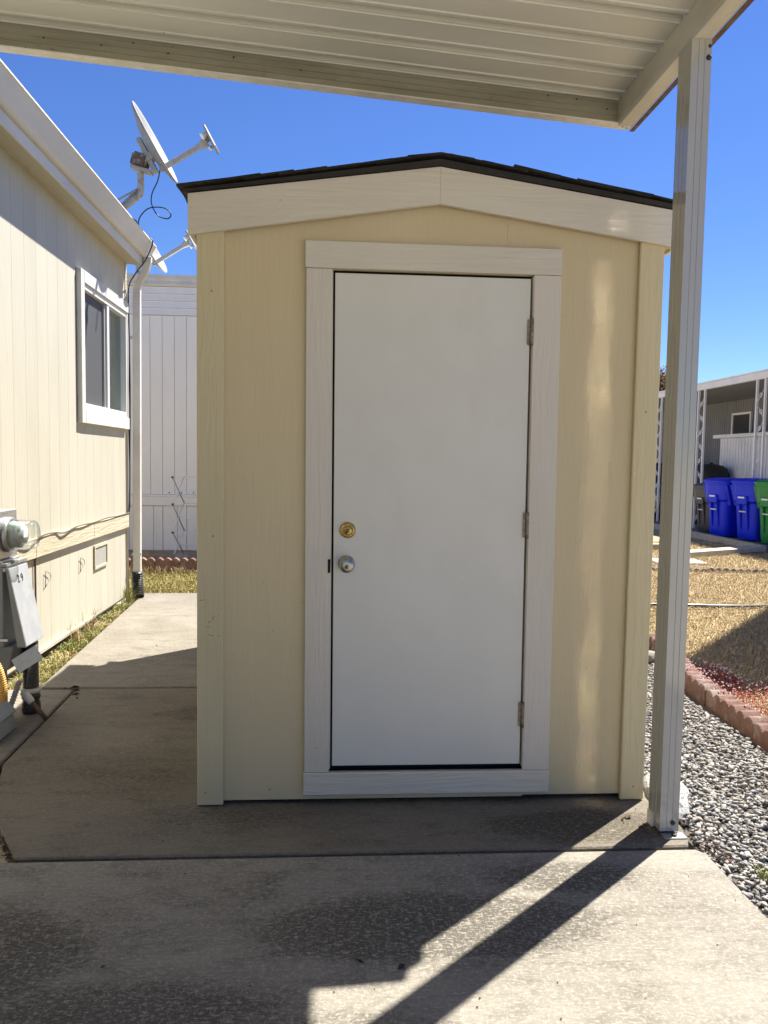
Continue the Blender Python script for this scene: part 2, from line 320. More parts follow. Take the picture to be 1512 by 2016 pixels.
def link(name, me, parent=None, loc=None, **props):
    o = bpy.data.objects.new(name, me); COL.objects.link(o)
    if parent is not None:
        o.parent = parent; p = parent; off = Vector((0, 0, 0))
        if loc is None:                              # geometry was given in world metres
            mw = Matrix.Identity(4)
            chain = []
            while p is not None: chain.append(p); p = p.parent
            for q in reversed(chain): mw = mw @ q.matrix_parent_inverse @ q.matrix_basis
            o.matrix_parent_inverse = mw.inverted()
    if loc is not None: o.location = loc
    for k, v in props.items(): o[k] = v
    return o
def thing(name, label, cat, loc=(0, 0, 0), rz=0, group=None, kind=None):
    o = bpy.data.objects.new(name, None); COL.objects.link(o); o.location = loc; o.rotation_euler = (0, 0, rz)
    o.empty_display_size = .1
    if label: o['label'] = label
    if cat: o['category'] = cat
    if group: o['group'] = group
    if kind: o['kind'] = kind
    return o
def copy_tree(o, parent=None):
    c = o.copy(); COL.objects.link(c)
    if parent: c.parent = parent
    for ch in o.children: copy_tree(ch, c)
    return c
def bx(*a): return MB().box(*a)
def smooth_path(pts, n=6):
    pts = [Vector(p) for p in pts]; o = []
    for i in range(len(pts)-1):
        p0, p1, p2, p3 = pts[max(i-1, 0)], pts[i], pts[i+1], pts[min(i+2, len(pts)-1)]
        for k in range(n):
            t = k/n; o.append(.5*((2*p1)+(p2-p0)*t+(2*p0-5*p1+4*p2-p3)*t*t+(3*p1-p0-3*p2+p3)*t**3))
    return o+[pts[-1]]
def corrugated(tube, r, amp, step=.006):            # a ribbed hose along a path
    pts = smooth_path(tube, 24); out = [pts[0]]
    for p in pts[1:]:
        while (p-out[-1]).length > step: out.append(out[-1]+(p-out[-1]).normalized()*step)
    return out, [r+(amp if i % 2 else -amp) for i in range(len(out))]
def grass(n, area, hmin, hmax, wd, lean, z=0.0, seed=1, clump=0.0):
    rnd = random.Random(seed); b = MB()
    for _ in range(n):
        p = area(rnd)
        if p is None: continue
        x, y = p[0], p[1]; zz = p[2] if len(p) > 2 else z
        if clump: 
            if mnoise.noise((x*clump, y*clump, seed)) < -.12 and rnd.random() < .8: continue
        h = rnd.uniform(hmin, hmax); a = rnd.uniform(0, 6.283); l = rnd.uniform(.1, 1)*lean*h; w_ = wd*rnd.uniform(.6, 1.3)
        dx, dy = math.cos(a), math.sin(a); q = rnd.uniform(0, 6.283); wx, wy = math.cos(q)*w_/2, math.sin(q)*w_/2
        mx, my = x+dx*l*.4, y+dy*l*.4
        b.add([(x-wx, y-wy, zz-.01), (x+wx, y+wy, zz-.01), (mx+wx*.8, my+wy*.8, zz+h*.6), (mx-wx*.8, my-wy*.8, zz+h*.6), (x+dx*l, y+dy*l, zz+h*(1-.35*min(1, lean*.5)))],
              [(0, 1, 2, 3), (3, 2, 4)])
    return b
def rock_mesh(name, material, sx, sy, sz, seed, sub=2, amp=.22):
    bm = bmesh.new(); bmesh.ops.create_icosphere(bm, subdivisions=sub, radius=1)
    for v in bm.verts:
        k = 1+amp*mnoise.noise(v.co*1.3+Vector((seed, seed*2, 0)))+amp*.35*mnoise.noise(v.co*3.5+Vector((0, seed, 5)))
        v.co = Vector((v.co.x*sx*k, v.co.y*sy*k, v.co.z*sz*k))
    me = bpy.data.meshes.new(name); bm.to_mesh(me); bm.free(); me.materials.append(material); return me

# ------------------------------------------------------------------ ground
g = MB(); n = 40; ext = 700
g.add([(-ext, -ext, -.06), (ext, -ext, -.06), (ext, ext, -.06), (-ext, ext, -.06)], [(0, 1, 2, 3)])
g.build('ground', m_pale, kind='structure')
def sheet(name, poly, z0, z1, material, bevel=0, parent=None, **kw):
    return MB().prism(poly, 'z', z0, z1).build(name, material, parent, bevel, **kw)
drive = thing('driveway', None, None, (0, 0, 0), kind='structure')
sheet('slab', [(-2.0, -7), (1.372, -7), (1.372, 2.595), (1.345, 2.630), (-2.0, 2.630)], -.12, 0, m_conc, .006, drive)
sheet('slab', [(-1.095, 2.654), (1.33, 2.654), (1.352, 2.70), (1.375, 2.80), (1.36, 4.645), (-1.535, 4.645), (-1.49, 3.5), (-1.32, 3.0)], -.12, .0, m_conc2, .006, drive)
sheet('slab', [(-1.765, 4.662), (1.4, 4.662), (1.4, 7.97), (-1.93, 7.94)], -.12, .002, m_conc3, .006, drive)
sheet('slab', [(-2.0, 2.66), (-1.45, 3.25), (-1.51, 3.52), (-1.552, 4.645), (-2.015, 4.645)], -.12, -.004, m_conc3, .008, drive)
sheet('lawn', [(2.26, 2.6), (14, 2.6), (14, 12.0), (7.1, 12.0), (7.1, 22), (1.42, 22), (1.42, 8.0), (2.45, 5.6)], -.10, -.02, m_lawn, kind='structure')
sheet('back_lawn', [(-6, 7.99), (1.40, 7.99), (1.40, 11.0), (-6, 11.0)], -.10, -.025, m_lawn, kind='structure')
sheet('neighbour_driveway', [(7.18, 10.2), (14, 12.02), (14, 30), (7.18, 30)], -.10, -.005, m_drive, kind='structure')
gb = thing('gravel_bed', None, None, (1.8, 3.5, 0), kind='structure')
sheet('gravel_floor', [(1.372, -1), (2.24, -1), (2.24, 4.6), (2.42, 5.6), (1.38, 5.6), (1.38, 2.7)], -.10, -.035, m_gravelbase, 0, gb)

# ------------------------------------------------------------------ the yellow shed
FY = 3.03
shed = thing('garden_shed', 'pale yellow wooden shed with white door and dark shingle gable roof', 'shed', (.39, 4.5, 0))
def shear(b): b.v = [(x+.009*(2.25-z)/2.2, y, z) for x, y, z in b.v]; return b
XL, XR, XP = -.533, 1.314, .402
def roofz(x): return 2.42+.148*(1-abs(x-XP)/(.96))        # underside of roof deck
# siding panels (front seam at x = .68, opening for the door)
sp = MB().prism([(XL+.02, .018), (-.02, .018), (-.02, 2.15), (.6796, 2.15), (.6796, 2.46), (XP, 2.52), (XL+.02, 2.38)], 'y', FY+.02, FY+.035)
sp.build('siding_panel', m_shed, shed)
MB().prism([(.6804, 2.15), (.80, 2.15), (.80, .024), (XR-.02, .024), (XR-.02, 2.38), (.6804, 2.46)], 'y', FY+.02, FY+.035).build('siding_panel', m_shed, shed)
bx(-.021, .802, FY+.020, FY+.035, .018, .13).build('sill_panel', m_shed, shed)
bx(XL+.002, XL+.02, FY+.022, 6.06, .02, 2.30).build('siding_panel', m_shed, shed)
bx(XR-.02, XR-.002, FY+.022, 6.06, .02, 2.30).build('siding_panel', m_shed, shed)
MB().prism([(XL+.021, .02), (XR-.021, .02), (XR-.021, 2.38), (XP, 2.52), (XL+.021, 2.38)], 'y', 6.04, 6.06).build('siding_panel', m_shed, shed)
bx(XL+.03, XR-.03, FY+.06, 6.03, .002, .05).build('floor_skid', m_dark, shed)
# corner boards
bx(XL, -.430, FY, FY+.019, .006, 2.30).build('corner_board', m_shedtrim, shed, .003)
bx(1.214, XR, FY, FY+.019, .004, 2.30).build('corner_board', m_shedtrim, shed, .003)
bx(XL-.002, XL+.017, FY+.021, FY+.12, .006, 2.29).build('corner_board', m_shedtrim, shed, .003)
bx(XR-.017, XR+.002, FY+.021, FY+.12, .006, 2.29).build('corner_board', m_shedtrim, shed, .003)
# gable boards
MB().prism([(-.562, 2.256), (.4022, 2.405), (.4022, 2.545), (-.562, 2.408)], 'y', FY-.02, FY-.001).build('gable_board', m_whiteh, shed, .0007)
MB().prism([(.4028, 2.405), (1.352, 2.272), (1.352, 2.412), (.4028, 2.545)], 'y', FY-.02, FY-.001).build('gable_board', m_whiteh, shed, .0007)
for (x0, x1) in ((-.560, -.545), (1.335, 1.350)): bx(x0, x1, FY, 6.08, 2.26, 2.40).build('eave_board', m_whiteh, shed)
bx(-.544, XL+.001, FY, 6.05, 2.262, 2.278).build('soffit', m_shedtrim, shed); bx(XR-.001, 1.334, FY, 6.05, 2.270, 2.286).build('soffit', m_shedtrim, shed)
# roof deck, drip edge, shingles
roof = MB().prism([(-.580, 2.4095), (XP, 2.547), (1.368, 2.4135), (1.368, 2.431), (XP, 2.572), (-.580, 2.420)], 'y', FY-.028, 6.10).build('roof', m_drip, shed)
shm = []
for k in range(4):
    b = MB(); wv = .29
    jag = [(i/6, random.uniform(-.004, .004)) for i in range(7)]
    t0 = .008+.002*(k % 3)
    top = [(j[1], j[0]*wv-wv/2, 0) for j in jag]
    # local: x down-slope edge at 0 .. -.19 up-slope, y along eave
    lo = [(0+j, y, 0) for (_, j), y in zip(jag, [a*wv-wv/2 for a, _ in jag])]
    rings = [lo, [(x, y, t0) for x, y, _ in lo], [(-.19, y, t0*.6) for _, y, _ in lo], [(-.19, y, 0) for _, y, _ in lo]]
    nn = len(lo); vs = [p for r in rings for p in r]; fs = []
    for a in range(3):
        for i in range(nn-1): fs.append((a*nn+i, a*nn+i+1, (a+1)*nn+i+1, (a+1)*nn+i))
    for i in range(nn-1): fs.append((3*nn+i, 3*nn+i+1, i+1, i))
    fs += [(0, nn, 2*nn, 3*nn), (nn-1, 4*nn-1, 3*nn-1, 2*nn-1)]
    b.add(vs, fs); me = b.mesh('shingle'); me.materials.append(m_shingle); shm.append(me)
for side in (-1, 1):
    eave = (-.597 if side < 0 else 1.372); L_ = abs(XP-eave); ang = math.atan2(.147, L_)
    for c in range(7):
        d = c*.125
        x = eave-side*d; zb = 2.421 if side < 0 else 2.432; z = zb+(2.573-zb)*(d/L_)+.002+.0008*c
        off = (c % 3)*.1
        for i in range(12):
            y = FY-.035+.145+i*.292-off*(1 if i else 0)
            if i == 0: y = FY-.038+.145
            if y > 6.2: continue
            o = link('shingle', random.choice(shm), roof, loc=None)
            rot = Matrix.Rotation(-side*-ang if False else side*ang, 4, 'Y') @ (Matrix.Identity(4) if side > 0 else Matrix.Rotation(math.pi, 4, 'Z'))
            o.matrix_basis = Matrix.Translation((x+side*0, y+(random.uniform(-.005, .005)), z+random.uniform(0, .003))) @ rot @ Matrix.Rotation(R(random.uniform(1.5, 3.5)), 4, 'Y')
cap = MB().prism([(XP-.13, 2.569), (XP, 2.585), (XP+.13, 2.569), (XP+.13, 2.577), (XP, 2.594), (XP-.13, 2.577)], 'y', -.16, .16).mesh('ridge_shingle')
cap.materials.append(m_shingle)
for i in range(14):
    o = link('ridge_shingle', cap, roof, loc=None); o.matrix_basis = Matrix.Translation((0, FY+.125+i*.225, .002*(i % 2)))
# door casing
shear(bx(-.113, -.013, FY-.0005, FY+.0195, .137, 2.150)).build('door_casing', m_whitev, shed, .002)
shear(bx(.787, .897, FY-.0005, FY+.0195, .137, 2.150)).build('door_casing', m_whitev, shed, .002)
shear(bx(-.117, .8985, FY-.002, FY+.0195, 2.1515, 2.255)).build('door_casing', m_whiteh, shed, .002)
shear(bx(-.117, .900, FY-.002, FY+.0195, .042, .1355)).build('door_casing', m_whiteh, shed, .003)
shear(bx(-.0125, -.0085, FY+.004, FY+.05, .15, 2.146)).build('door_jamb', m_whitev, shed)
shear(bx(.7845, .7865, FY+.004, FY+.05, .15, 2.146)).build('door_jamb', m_whitev, shed)
bx(-.03, .83, FY+.062, FY+.075, .10, 2.20).build('dark_gap_backing', m_dark, shed)  # near-black sheet that paints shade into the gaps round the door
door = shear(bx(-.0005, .7765, FY+.010, FY+.050, .160, 2.137)).build('door', m_door, shed, .002)
DY = FY+.010
deadbolt = MB().lathe((.0605, DY, 1.128), (0, -1, 0), [(0, .0325), (.006, .0325), (.010, .029), (.016, .026), (.0165, .0215), (.013, .020), (.013, .0175), (.024, .0165), (.026, .0135), (.0262, .001)], 28).build('deadbolt', m_brass, door)
knob = MB().lathe((.0575, DY, .992), (0, -1, 0), [(0, .034), (.004, .034), (.008, .030), (.012, .016), (.030, .0135), (.036, .018), (.042, .0265), (.052, .0300), (.062, .0285), (.067, .0235), (.069, .013), (.069, .001)], 28).build('door_knob', m_nickel, door)
MB().lathe((.0605, DY-.026, 1.127), (0, -1, 0), [(0, .0085), (.0015, .008), (.002, .001)], 16).build('key_cylinder', m_brassd, door)
MB().lathe((.0575, DY-.0690, .989), (0, -1, 0), [(0, .0085), (.0015, .008), (.002, .001)], 16).build('key_cylinder', m_brassd, door)
bx(.0595, .0615, DY-.0295, DY-.0285, 1.119, 1.129).build('keyhole', m_dark, door); bx(.0565, .0585, DY-.0725, DY-.0715, .983, .993).build('keyhole', m_dark, door)
bx(-.0185, -.0065, FY-.0015, FY+.006, .955, 1.012).build('strike_plate', m_dark, shed, .002)
for z in (1.927, 1.155, .371):
    xx = .7825+.009*(2.25-z)/2.2
    b = MB().lathe((xx, FY+.001, z-.052), (0, 0, 1), [(0, .0075), (.033, .0075), (.034, .0065), (.036, .0075), (.068, .0075), (.069, .0065), (.071, .0075), (.104, .0075)], 12)
    b.box(xx-.016, xx-.002, FY+.004, FY+.009, z-.05, z+.05)
    b.build('hinge', m_hinge, door)
for (x, z) in ((-.50, .06), (-.245, .06), (-.475, 2.05), (-.47, 1.1), (1.27, .06), (1.262, 1.62)):
    MB().lathe((x, FY+(.0 if x < -.43 or x > 1.2 else .02), z), (0, -1, 0), [(0, .0045), (.0012, .004), (.0015, .001)], 10).build('nail_head', m_nail, shed)

b = MB(); q = random.Random(9)
for i in range(10):
    x, z = q.uniform(-.525, -.445), q.choice((q.uniform(.70, .80), q.uniform(.76, .79), q.uniform(.84, .92))); a = q.uniform(-.5, .5)+(1.4 if q.random() < .4 else 0); l = q.uniform(.004, .014)
    ux, uz = math.cos(a)*l, math.sin(a)*l; t_ = q.uniform(.0004, .0010)
    b.obox((x, FY-.0002, z), (ux, 0, uz), (0, .0004, 0), (-math.sin(a)*t_, 0, math.cos(a)*t_))
b.build('scuff_marks', m_scuff, shed)
# ------------------------------------------------------------------ carport roof over the camera
SL = .0745
def cz(x, z): return z+SL*(1.262-x)
car = thing('carport', 'cream metal carport roof with ribbed pans on a single slim post', 'carport', (1.30, 2.78, 0))
prof = [(0, 0), (.118, 0), (.121, -.005), (.127, -.005), (.130, 0), (.146, 0), (.153, .032), (.176, .032), (.184, 0), (.192, 0), (.194, -.005), (.198, -.005), (.1995, 0)]
pr = prof+[(y, z+.003) for y, z in reversed(prof)]
me = MB().loft([[(x, y, cz(x, 3.035)) for y, z in pr for z in [z]] if False else [(x, y, z+cz(x, 3.035)) for y, z in pr] for x in (-1.66, 1.263)]).mesh('roof_pan')
me.materials.append(m_pan)
for i in range(27): 
    o = link('roof_pan', me, car, loc=None); o.matrix_basis = Matrix.Translation((0, 3.452-.2*(i+1), 0))
# end fascia: a channel with three beads on its inner face
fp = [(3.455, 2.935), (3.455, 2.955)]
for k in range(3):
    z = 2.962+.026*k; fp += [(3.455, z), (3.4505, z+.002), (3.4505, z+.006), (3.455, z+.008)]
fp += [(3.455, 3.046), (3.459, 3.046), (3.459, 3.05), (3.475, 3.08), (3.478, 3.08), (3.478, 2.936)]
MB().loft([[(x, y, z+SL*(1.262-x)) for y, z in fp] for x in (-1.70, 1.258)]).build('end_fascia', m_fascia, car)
MB().loft([[(x, y, z+SL*(1.262-x)) for y, z in [(3.446, 2.929), (3.500, 2.929), (3.504, 2.945), (3.480, 2.945), (3.480, 2.9345), (3.446, 2.9345)]] for x in (-1.70, 1.262)]).build('fascia_lip', m_lip, car)
for k in range(20):
    x = -1.4+k*.137+random.uniform(-.02, .02); z = cz(x, 2.975+random.choice((0, .026, .052, .052, .052)))
    MB().lathe((x, 3.4505, z+.012), (0, -1, 0), [(0, .004), (.003, .003), (.0035, .001)], 8).build('screw', m_bolt, car)
bp = [(1.264, 2.925), (1.330, 2.925), (1.338, 2.935), (1.338, 3.04), (1.350, 3.05), (1.350, 3.075), (1.300, 3.075), (1.300, 3.034), (1.256, 3.034), (1.256, 2.937)]
MB().prism(bp, 'y', -1.95, 3.462).build('side_beam', m_beam, car, .002)
bx(1.2645, 1.2995, -1.94, 3.45, 3.0345, 3.0735).build('rib_closure', m_beam, car)
MB().prism([(1.331, 2.9215), (1.352, 2.9215), (1.352, 2.931), (1.331, 2.924)], 'y', -1.95, 3.505).build('beam_lip', m_rust, car)
MB().prism([(1.263, 3.463), (1.331, 3.463), (1.331, 3.505), (1.263, 3.505)], 'z', 2.929, 2.945).build('corner_cap', m_lip, car)
for (x, y) in ((1.288, 3.475), (1.310, 3.488)): MB().lathe((x, y, 2.929), (0, 0, -1), [(0, .004), (.002, .003), (.0025, .001)], 8).build('screw', m_bolt, car)
def post_profile(x0, x1, y0, y1):
    w_ = x1-x0; d = y1-y0; q = .002; o = []
    def side(p, u, nrm, Ln):
        pts = []
        for t, dep in ((.0, 0), (.30, 0), (.32, q), (.36, q), (.38, 0), (.60, 0), (.62, q), (.66, q), (.68, 0)):
            pts.append((p[0]+u[0]*Ln*t+nrm[0]*dep, p[1]+u[1]*Ln*t+nrm[1]*dep))
        return pts
    return side((x0, y0), (1, 0), (0, 1), w_)+side((x1, y0), (0, 1), (-1, 0), d)+side((x1, y1), (-1, 0), (0, -1), w_)+side((x0, y1), (0, -1), (1, 0), d)
MB().prism(post_profile(1.258, 1.332, 2.742, 2.848), 'z', .012, 2.924).build('post', m_post, car)
bx(1.262, 1.348, 2.700, 2.742, .001, .005).add(*[[(0, 0, 0)], []]).build('post_foot', m_zinc, car)
bx(1.250, 1.2615, 2.80, 2.84, .002, .055).build('post_bracket', m_lip, car)
MB().lathe((1.308, 2.742, .045), (0, -1, 0), [(0, .009), (.006, .009), (.008, .006), (.009, .001)], 6, False).build('bolt', m_bolt, car)
MB().lathe((1.306, 2.72, .005), (0, 0, 1), [(0, .010), (.007, .010), (.009, .005), (.012, .001)], 6, False).build('bolt', m_bolt, car)
MB().lathe((1.322, 2.742, 2.86), (0, -1, 0), [(0, .010), (.005, .009), (.007, .001)], 8).build('bolt', m_bolt, car)
MB().lathe((1.325, 2.742, 2.90), (0, -1, 0), [(0, .006), (.004, .005), (.005, .001)], 8).build('bolt', m_bolt, car)

# ------------------------------------------------------------------ the cream house at the left
HX = -2.02
house = thing('mobile_home', 'cream grooved siding house wall with white gutter and sliding window', 'house', (-4, 4, 0))
W0, W1, WZ0, WZ1 = 6.205, 7.585, 1.668, 2.872          # outside of the window trim
core = MB()
core.box(-6.5, HX-.03, -3, W0+.06, .0, 3.30); core.box(-6.5, HX-.03, W1-.06, 7.64, .0, 3.30)
core.box(-6.5, HX-.03, W0+.06, W1-.06, .0, WZ0+.06); core.box(-6.5, HX-.03, W0+.06, W1-.06, WZ1-.06, 3.30)
core.box(-6.5, HX-.45, W0+.06, W1-.06, WZ0+.06, WZ1-.06)
core.build('wall', m_side, house)
ys = [-3+.2*i for i in range(54)]
ys = [y for y in ys if y < 7.62]
def sboard(y0, y1, z0, z1, x=HX): bx(x-.028, x, y0+.0012, y1-.0012, z0, z1).build('siding_board', m_side, house)
bmeshes = {}
for y in ys:
    y1 = min(y+.2, 7.64)
    if y1 > W0+.02 and y < W1-.02:
        sboard(y, y1, .80, WZ0+.03); sboard(y, y1, WZ1-.03, 3.27)
    else: sboard(y, y1, .80, 3.27)
    bx(HX-.028, HX-.006, y+.0012, y1-.0012, .03 if y > 4 else .0, .745).build('skirting_board', m_side, house)
bx(HX-.027, HX-.012, -3, 7.638, .035, .74).build('groove_backing', m_side, house)
bx(HX-.027, HX-.005, -3, W0+.02, .81, 3.265).build('groove_backing', m_side, house)
for (y0, y1) in ((-3, 2.7), (2.704, 5.26), (5.264, 6.52), (6.524, 7.615)):
    bx(HX+.001, HX+.026, y0, y1, .712, .845).build('belt_board', m_belt, house, .003)
bx(HX+.0, HX+.012, 5.285, 5.292, .02, .711).build('panel_seam', m_rust, house)
bx(HX-.02, HX+.02, 5.2, 6.55, .035, .055).build('base_strip', m_belt, house)
bx(HX-.02, HX+.008, 7.605, 7.66, .02, 3.27).build('corner_post', m_belt, house, .002)
# window
win = bx(HX+.001, HX+.040, W0, W0+.085, WZ0, WZ1).build('window', m_hwhite, house, .002)
bx(HX+.001, HX+.042, W0+.086, W1, WZ1-.095, WZ1).build('head_trim', m_hwhite, win, .002)
bx(HX+.001, HX+.042, W0+.086, W1+.01, WZ0, WZ0+.105).build('sill_trim', m_hwhite, win, .002)
bx(HX+.001, HX+.036, W1-.024, W1, WZ0+.106, WZ1-.096).build('side_trim', m_hwhite, win, .002)
fz0, fz1, fy0, fy1 = WZ0+.106, WZ1-.096, W0+.086, W1-.025
for a in ((fy0, fy0+.03, fz0, fz1), (fy1-.03, fy1, fz0, fz1)): bx(HX-.06, HX+.030, *a).build('sash_frame', m_vinyl, win, .002)
for a in ((fy0+.031, fy1-.031, fz0, fz0+.055), (fy0+.031, fy1-.031, fz1-.045, fz1)): bx(HX-.06, HX+.028, *a).build('sash_frame', m_vinyl, win, .002)
fm = (fy0+fy1)/2+.05
bx(HX-.05, HX+.024, fm-.03, fm+.03, fz0+.056, fz1-.046).build('meeting_stile', m_vinyl, win, .002)
bx(HX-.045, HX-.040, fy0+.031, fm-.031, fz0+.056, fz1-.046).build('pane', m_glass, win)
bx(HX-.025, HX-.020, fm+.031, fy1-.031, fz0+.056, fz1-.046).build('pane', m_glass, win)
bx(HX-.012, HX-.009, fy0+.031, fm-.031, fz0+.056, fz1-.046).build('insect_screen', m_screen, win)
bx(HX-.02, HX+.008, fm-.07, fm-.045, fz0+.056, fz1-.046).build('screen_rail', mat('grey_rail', (.28, .29, .30), .4), win)
for k in range(16):
    z = fz0+.06+k*.0615
    bx(HX-.115, HX-.108, fm-.02, fy1-.03, z, z+.060).build('blind_slat', m_blind, win)
bx(HX-.24, HX-.235, fy0, fm, fz0, fz1).build('curtain', m_dark, win)
# soffit, fascia, gutter, roof
MB().prism([(-2.03, 3.262), (-1.868, 3.250), (-1.868, 3.262), (-2.03, 3.276)], 'y', -3, 7.66).build('soffit', m_belt, house)
bx(-1.868, -1.849, -3, 7.68, 3.235, 3.345).build('fascia_board', m_gutter, house, .002)
gp = [(-1.847, 3.312), (-1.822, 3.312), (-1.808, 3.319), (-1.798, 3.333), (-1.778, 3.372), (-1.7475, 3.430), (-1.736, 3.436), (-1.738, 3.447), (-1.760, 3.448), (-1.762, 3.442), (-1.752, 3.440), (-1.783, 3.373), (-1.803, 3.335), (-1.811, 3.323), (-1.824, 3.317), (-1.842, 3.317), (-1.842, 3.445), (-1.847, 3.445)]
MB().prism(gp, 'y', -3, 7.70).build('gutter', m_gutter, house)
MB().prism(gp[:10]+[(-1.847, 3.445)], 'y', 7.70, 7.703).build('gutter_end', m_gutter, house)
MB().prism([(-1.83, 3.452), (-4.2, 3.95), (-6.6, 3.45), (-6.6, 3.33), (-1.86, 3.40)], 'y', -3, 7.66).build('roof', m_roofdark, house)
# downspout
def rect_path(pts, hx, hy): return [[(x-hx, y-hy, z), (x+hx, y-hy, z), (x+hx, y+hy, z), (x-hx, y+hy, z)] for x, y, z in pts]
MB().loft(rect_path([(-1.80, 7.62, 3.325), (-1.803, 7.62, 3.27), (-1.83, 7.65, 3.20), (-1.905, 7.70, 3.09), (-1.930, 7.72, 3.03), (-1.932, 7.72, 2.95), (-1.945, 7.72, .23)], .036, .03)).build('downspout', m_gutter, house, .006)
for z in (2.55, .42): bx(-1.990, -1.898, 7.684, 7.690, z, z+.03).build('downspout_strap', m_gutter, house)
# wire pulls and vent in the skirting
for y in (5.475, 6.222):
    pts = [(HX+.004, y-.004, .474), (HX+.006, y, .59)]+[(HX+.008, y+.095*math.sin(math.pi*k/8), .59-.10*k/8) for k in range(1, 9)]+[(HX+.004, y-.004, .474)]
    MB().tube(pts, .0024, 6).build('wire_pull', m_wire, house)
vt = bx(HX-.004, HX+.010, 6.585, 6.955, .437, .458).build('skirting_vent', m_belt, house)
bx(HX-.004, HX+.010, 6.585, 6.955, .622, .642).build('vent_frame', m_belt, vt)
for a in ((6.585, 6.605), (6.935, 6.955)): bx(HX-.004, HX+.010, *a, .459, .621).build('vent_frame', m_belt, vt)
bx(HX-.004, HX+.001, 6.606, 6.934, .459, .621).build('vent_mesh', m_mesh, vt)

c = MB().tube(smooth_path([(-1.80, 7.45, 3.46), (-1.735, 7.46, 3.452), (-1.725, 7.47, 3.40), (-1.80, 7.52, 3.27), (-1.92, 7.60, 3.15), (-1.985, 7.64, 3.05), (-2.002, 7.66, 2.85), (-1.99, 7.655, 2.5), (-1.998, 7.66, 2.1), (-2.004, 7.665, 1.7), (-1.996, 7.66, 1.3), (-2.0, 7.66, 1.0), (-2.0, 7.64, .88), (-1.99, 7.60, .852)], 8), .0065, 6)
c.tube(smooth_path([(-2.0, 7.665, 3.0), (-1.994, 7.67, 2.5), (-1.990, 7.67, 2.0), (-1.997, 7.67, 1.4), (-2.0, 7.66, .9)], 6), .005, 6)
c.build('cable', m_black, label='black cable running from the white gutter down the corner of the cream house', category='cable')
MB().tube(smooth_path([(-1.99, 7.60, .855), (-1.992, 7.2, .851), (-1.985, 6.85, .862), (-1.992, 6.5, .850), (-1.98, 6.2, .858), (-1.985, 6.0, .853), (-1.975, 5.75, .838), (-1.99, 5.6, .852), (-1.985, 5.35, .856), (-1.97, 5.1, .83), (-1.985, 4.85, .848), (-1.99, 4.4, .85)], 8), .006, 6).build(
    'cable', m_wire, label='loose dark cable lying along the belt board of the cream house', category='cable')
p, rr = corrugated([(-1.945, 7.72, .255), (-1.944, 7.715, .17), (-1.935, 7.69, .08), (-1.92, 7.65, .01)], .055, .005, .011)
MB().tube(p, rr, 14, False).build('drain_hose', m_blackp, label='black corrugated drain hose at the foot of the white downspout', category='drain pipe')

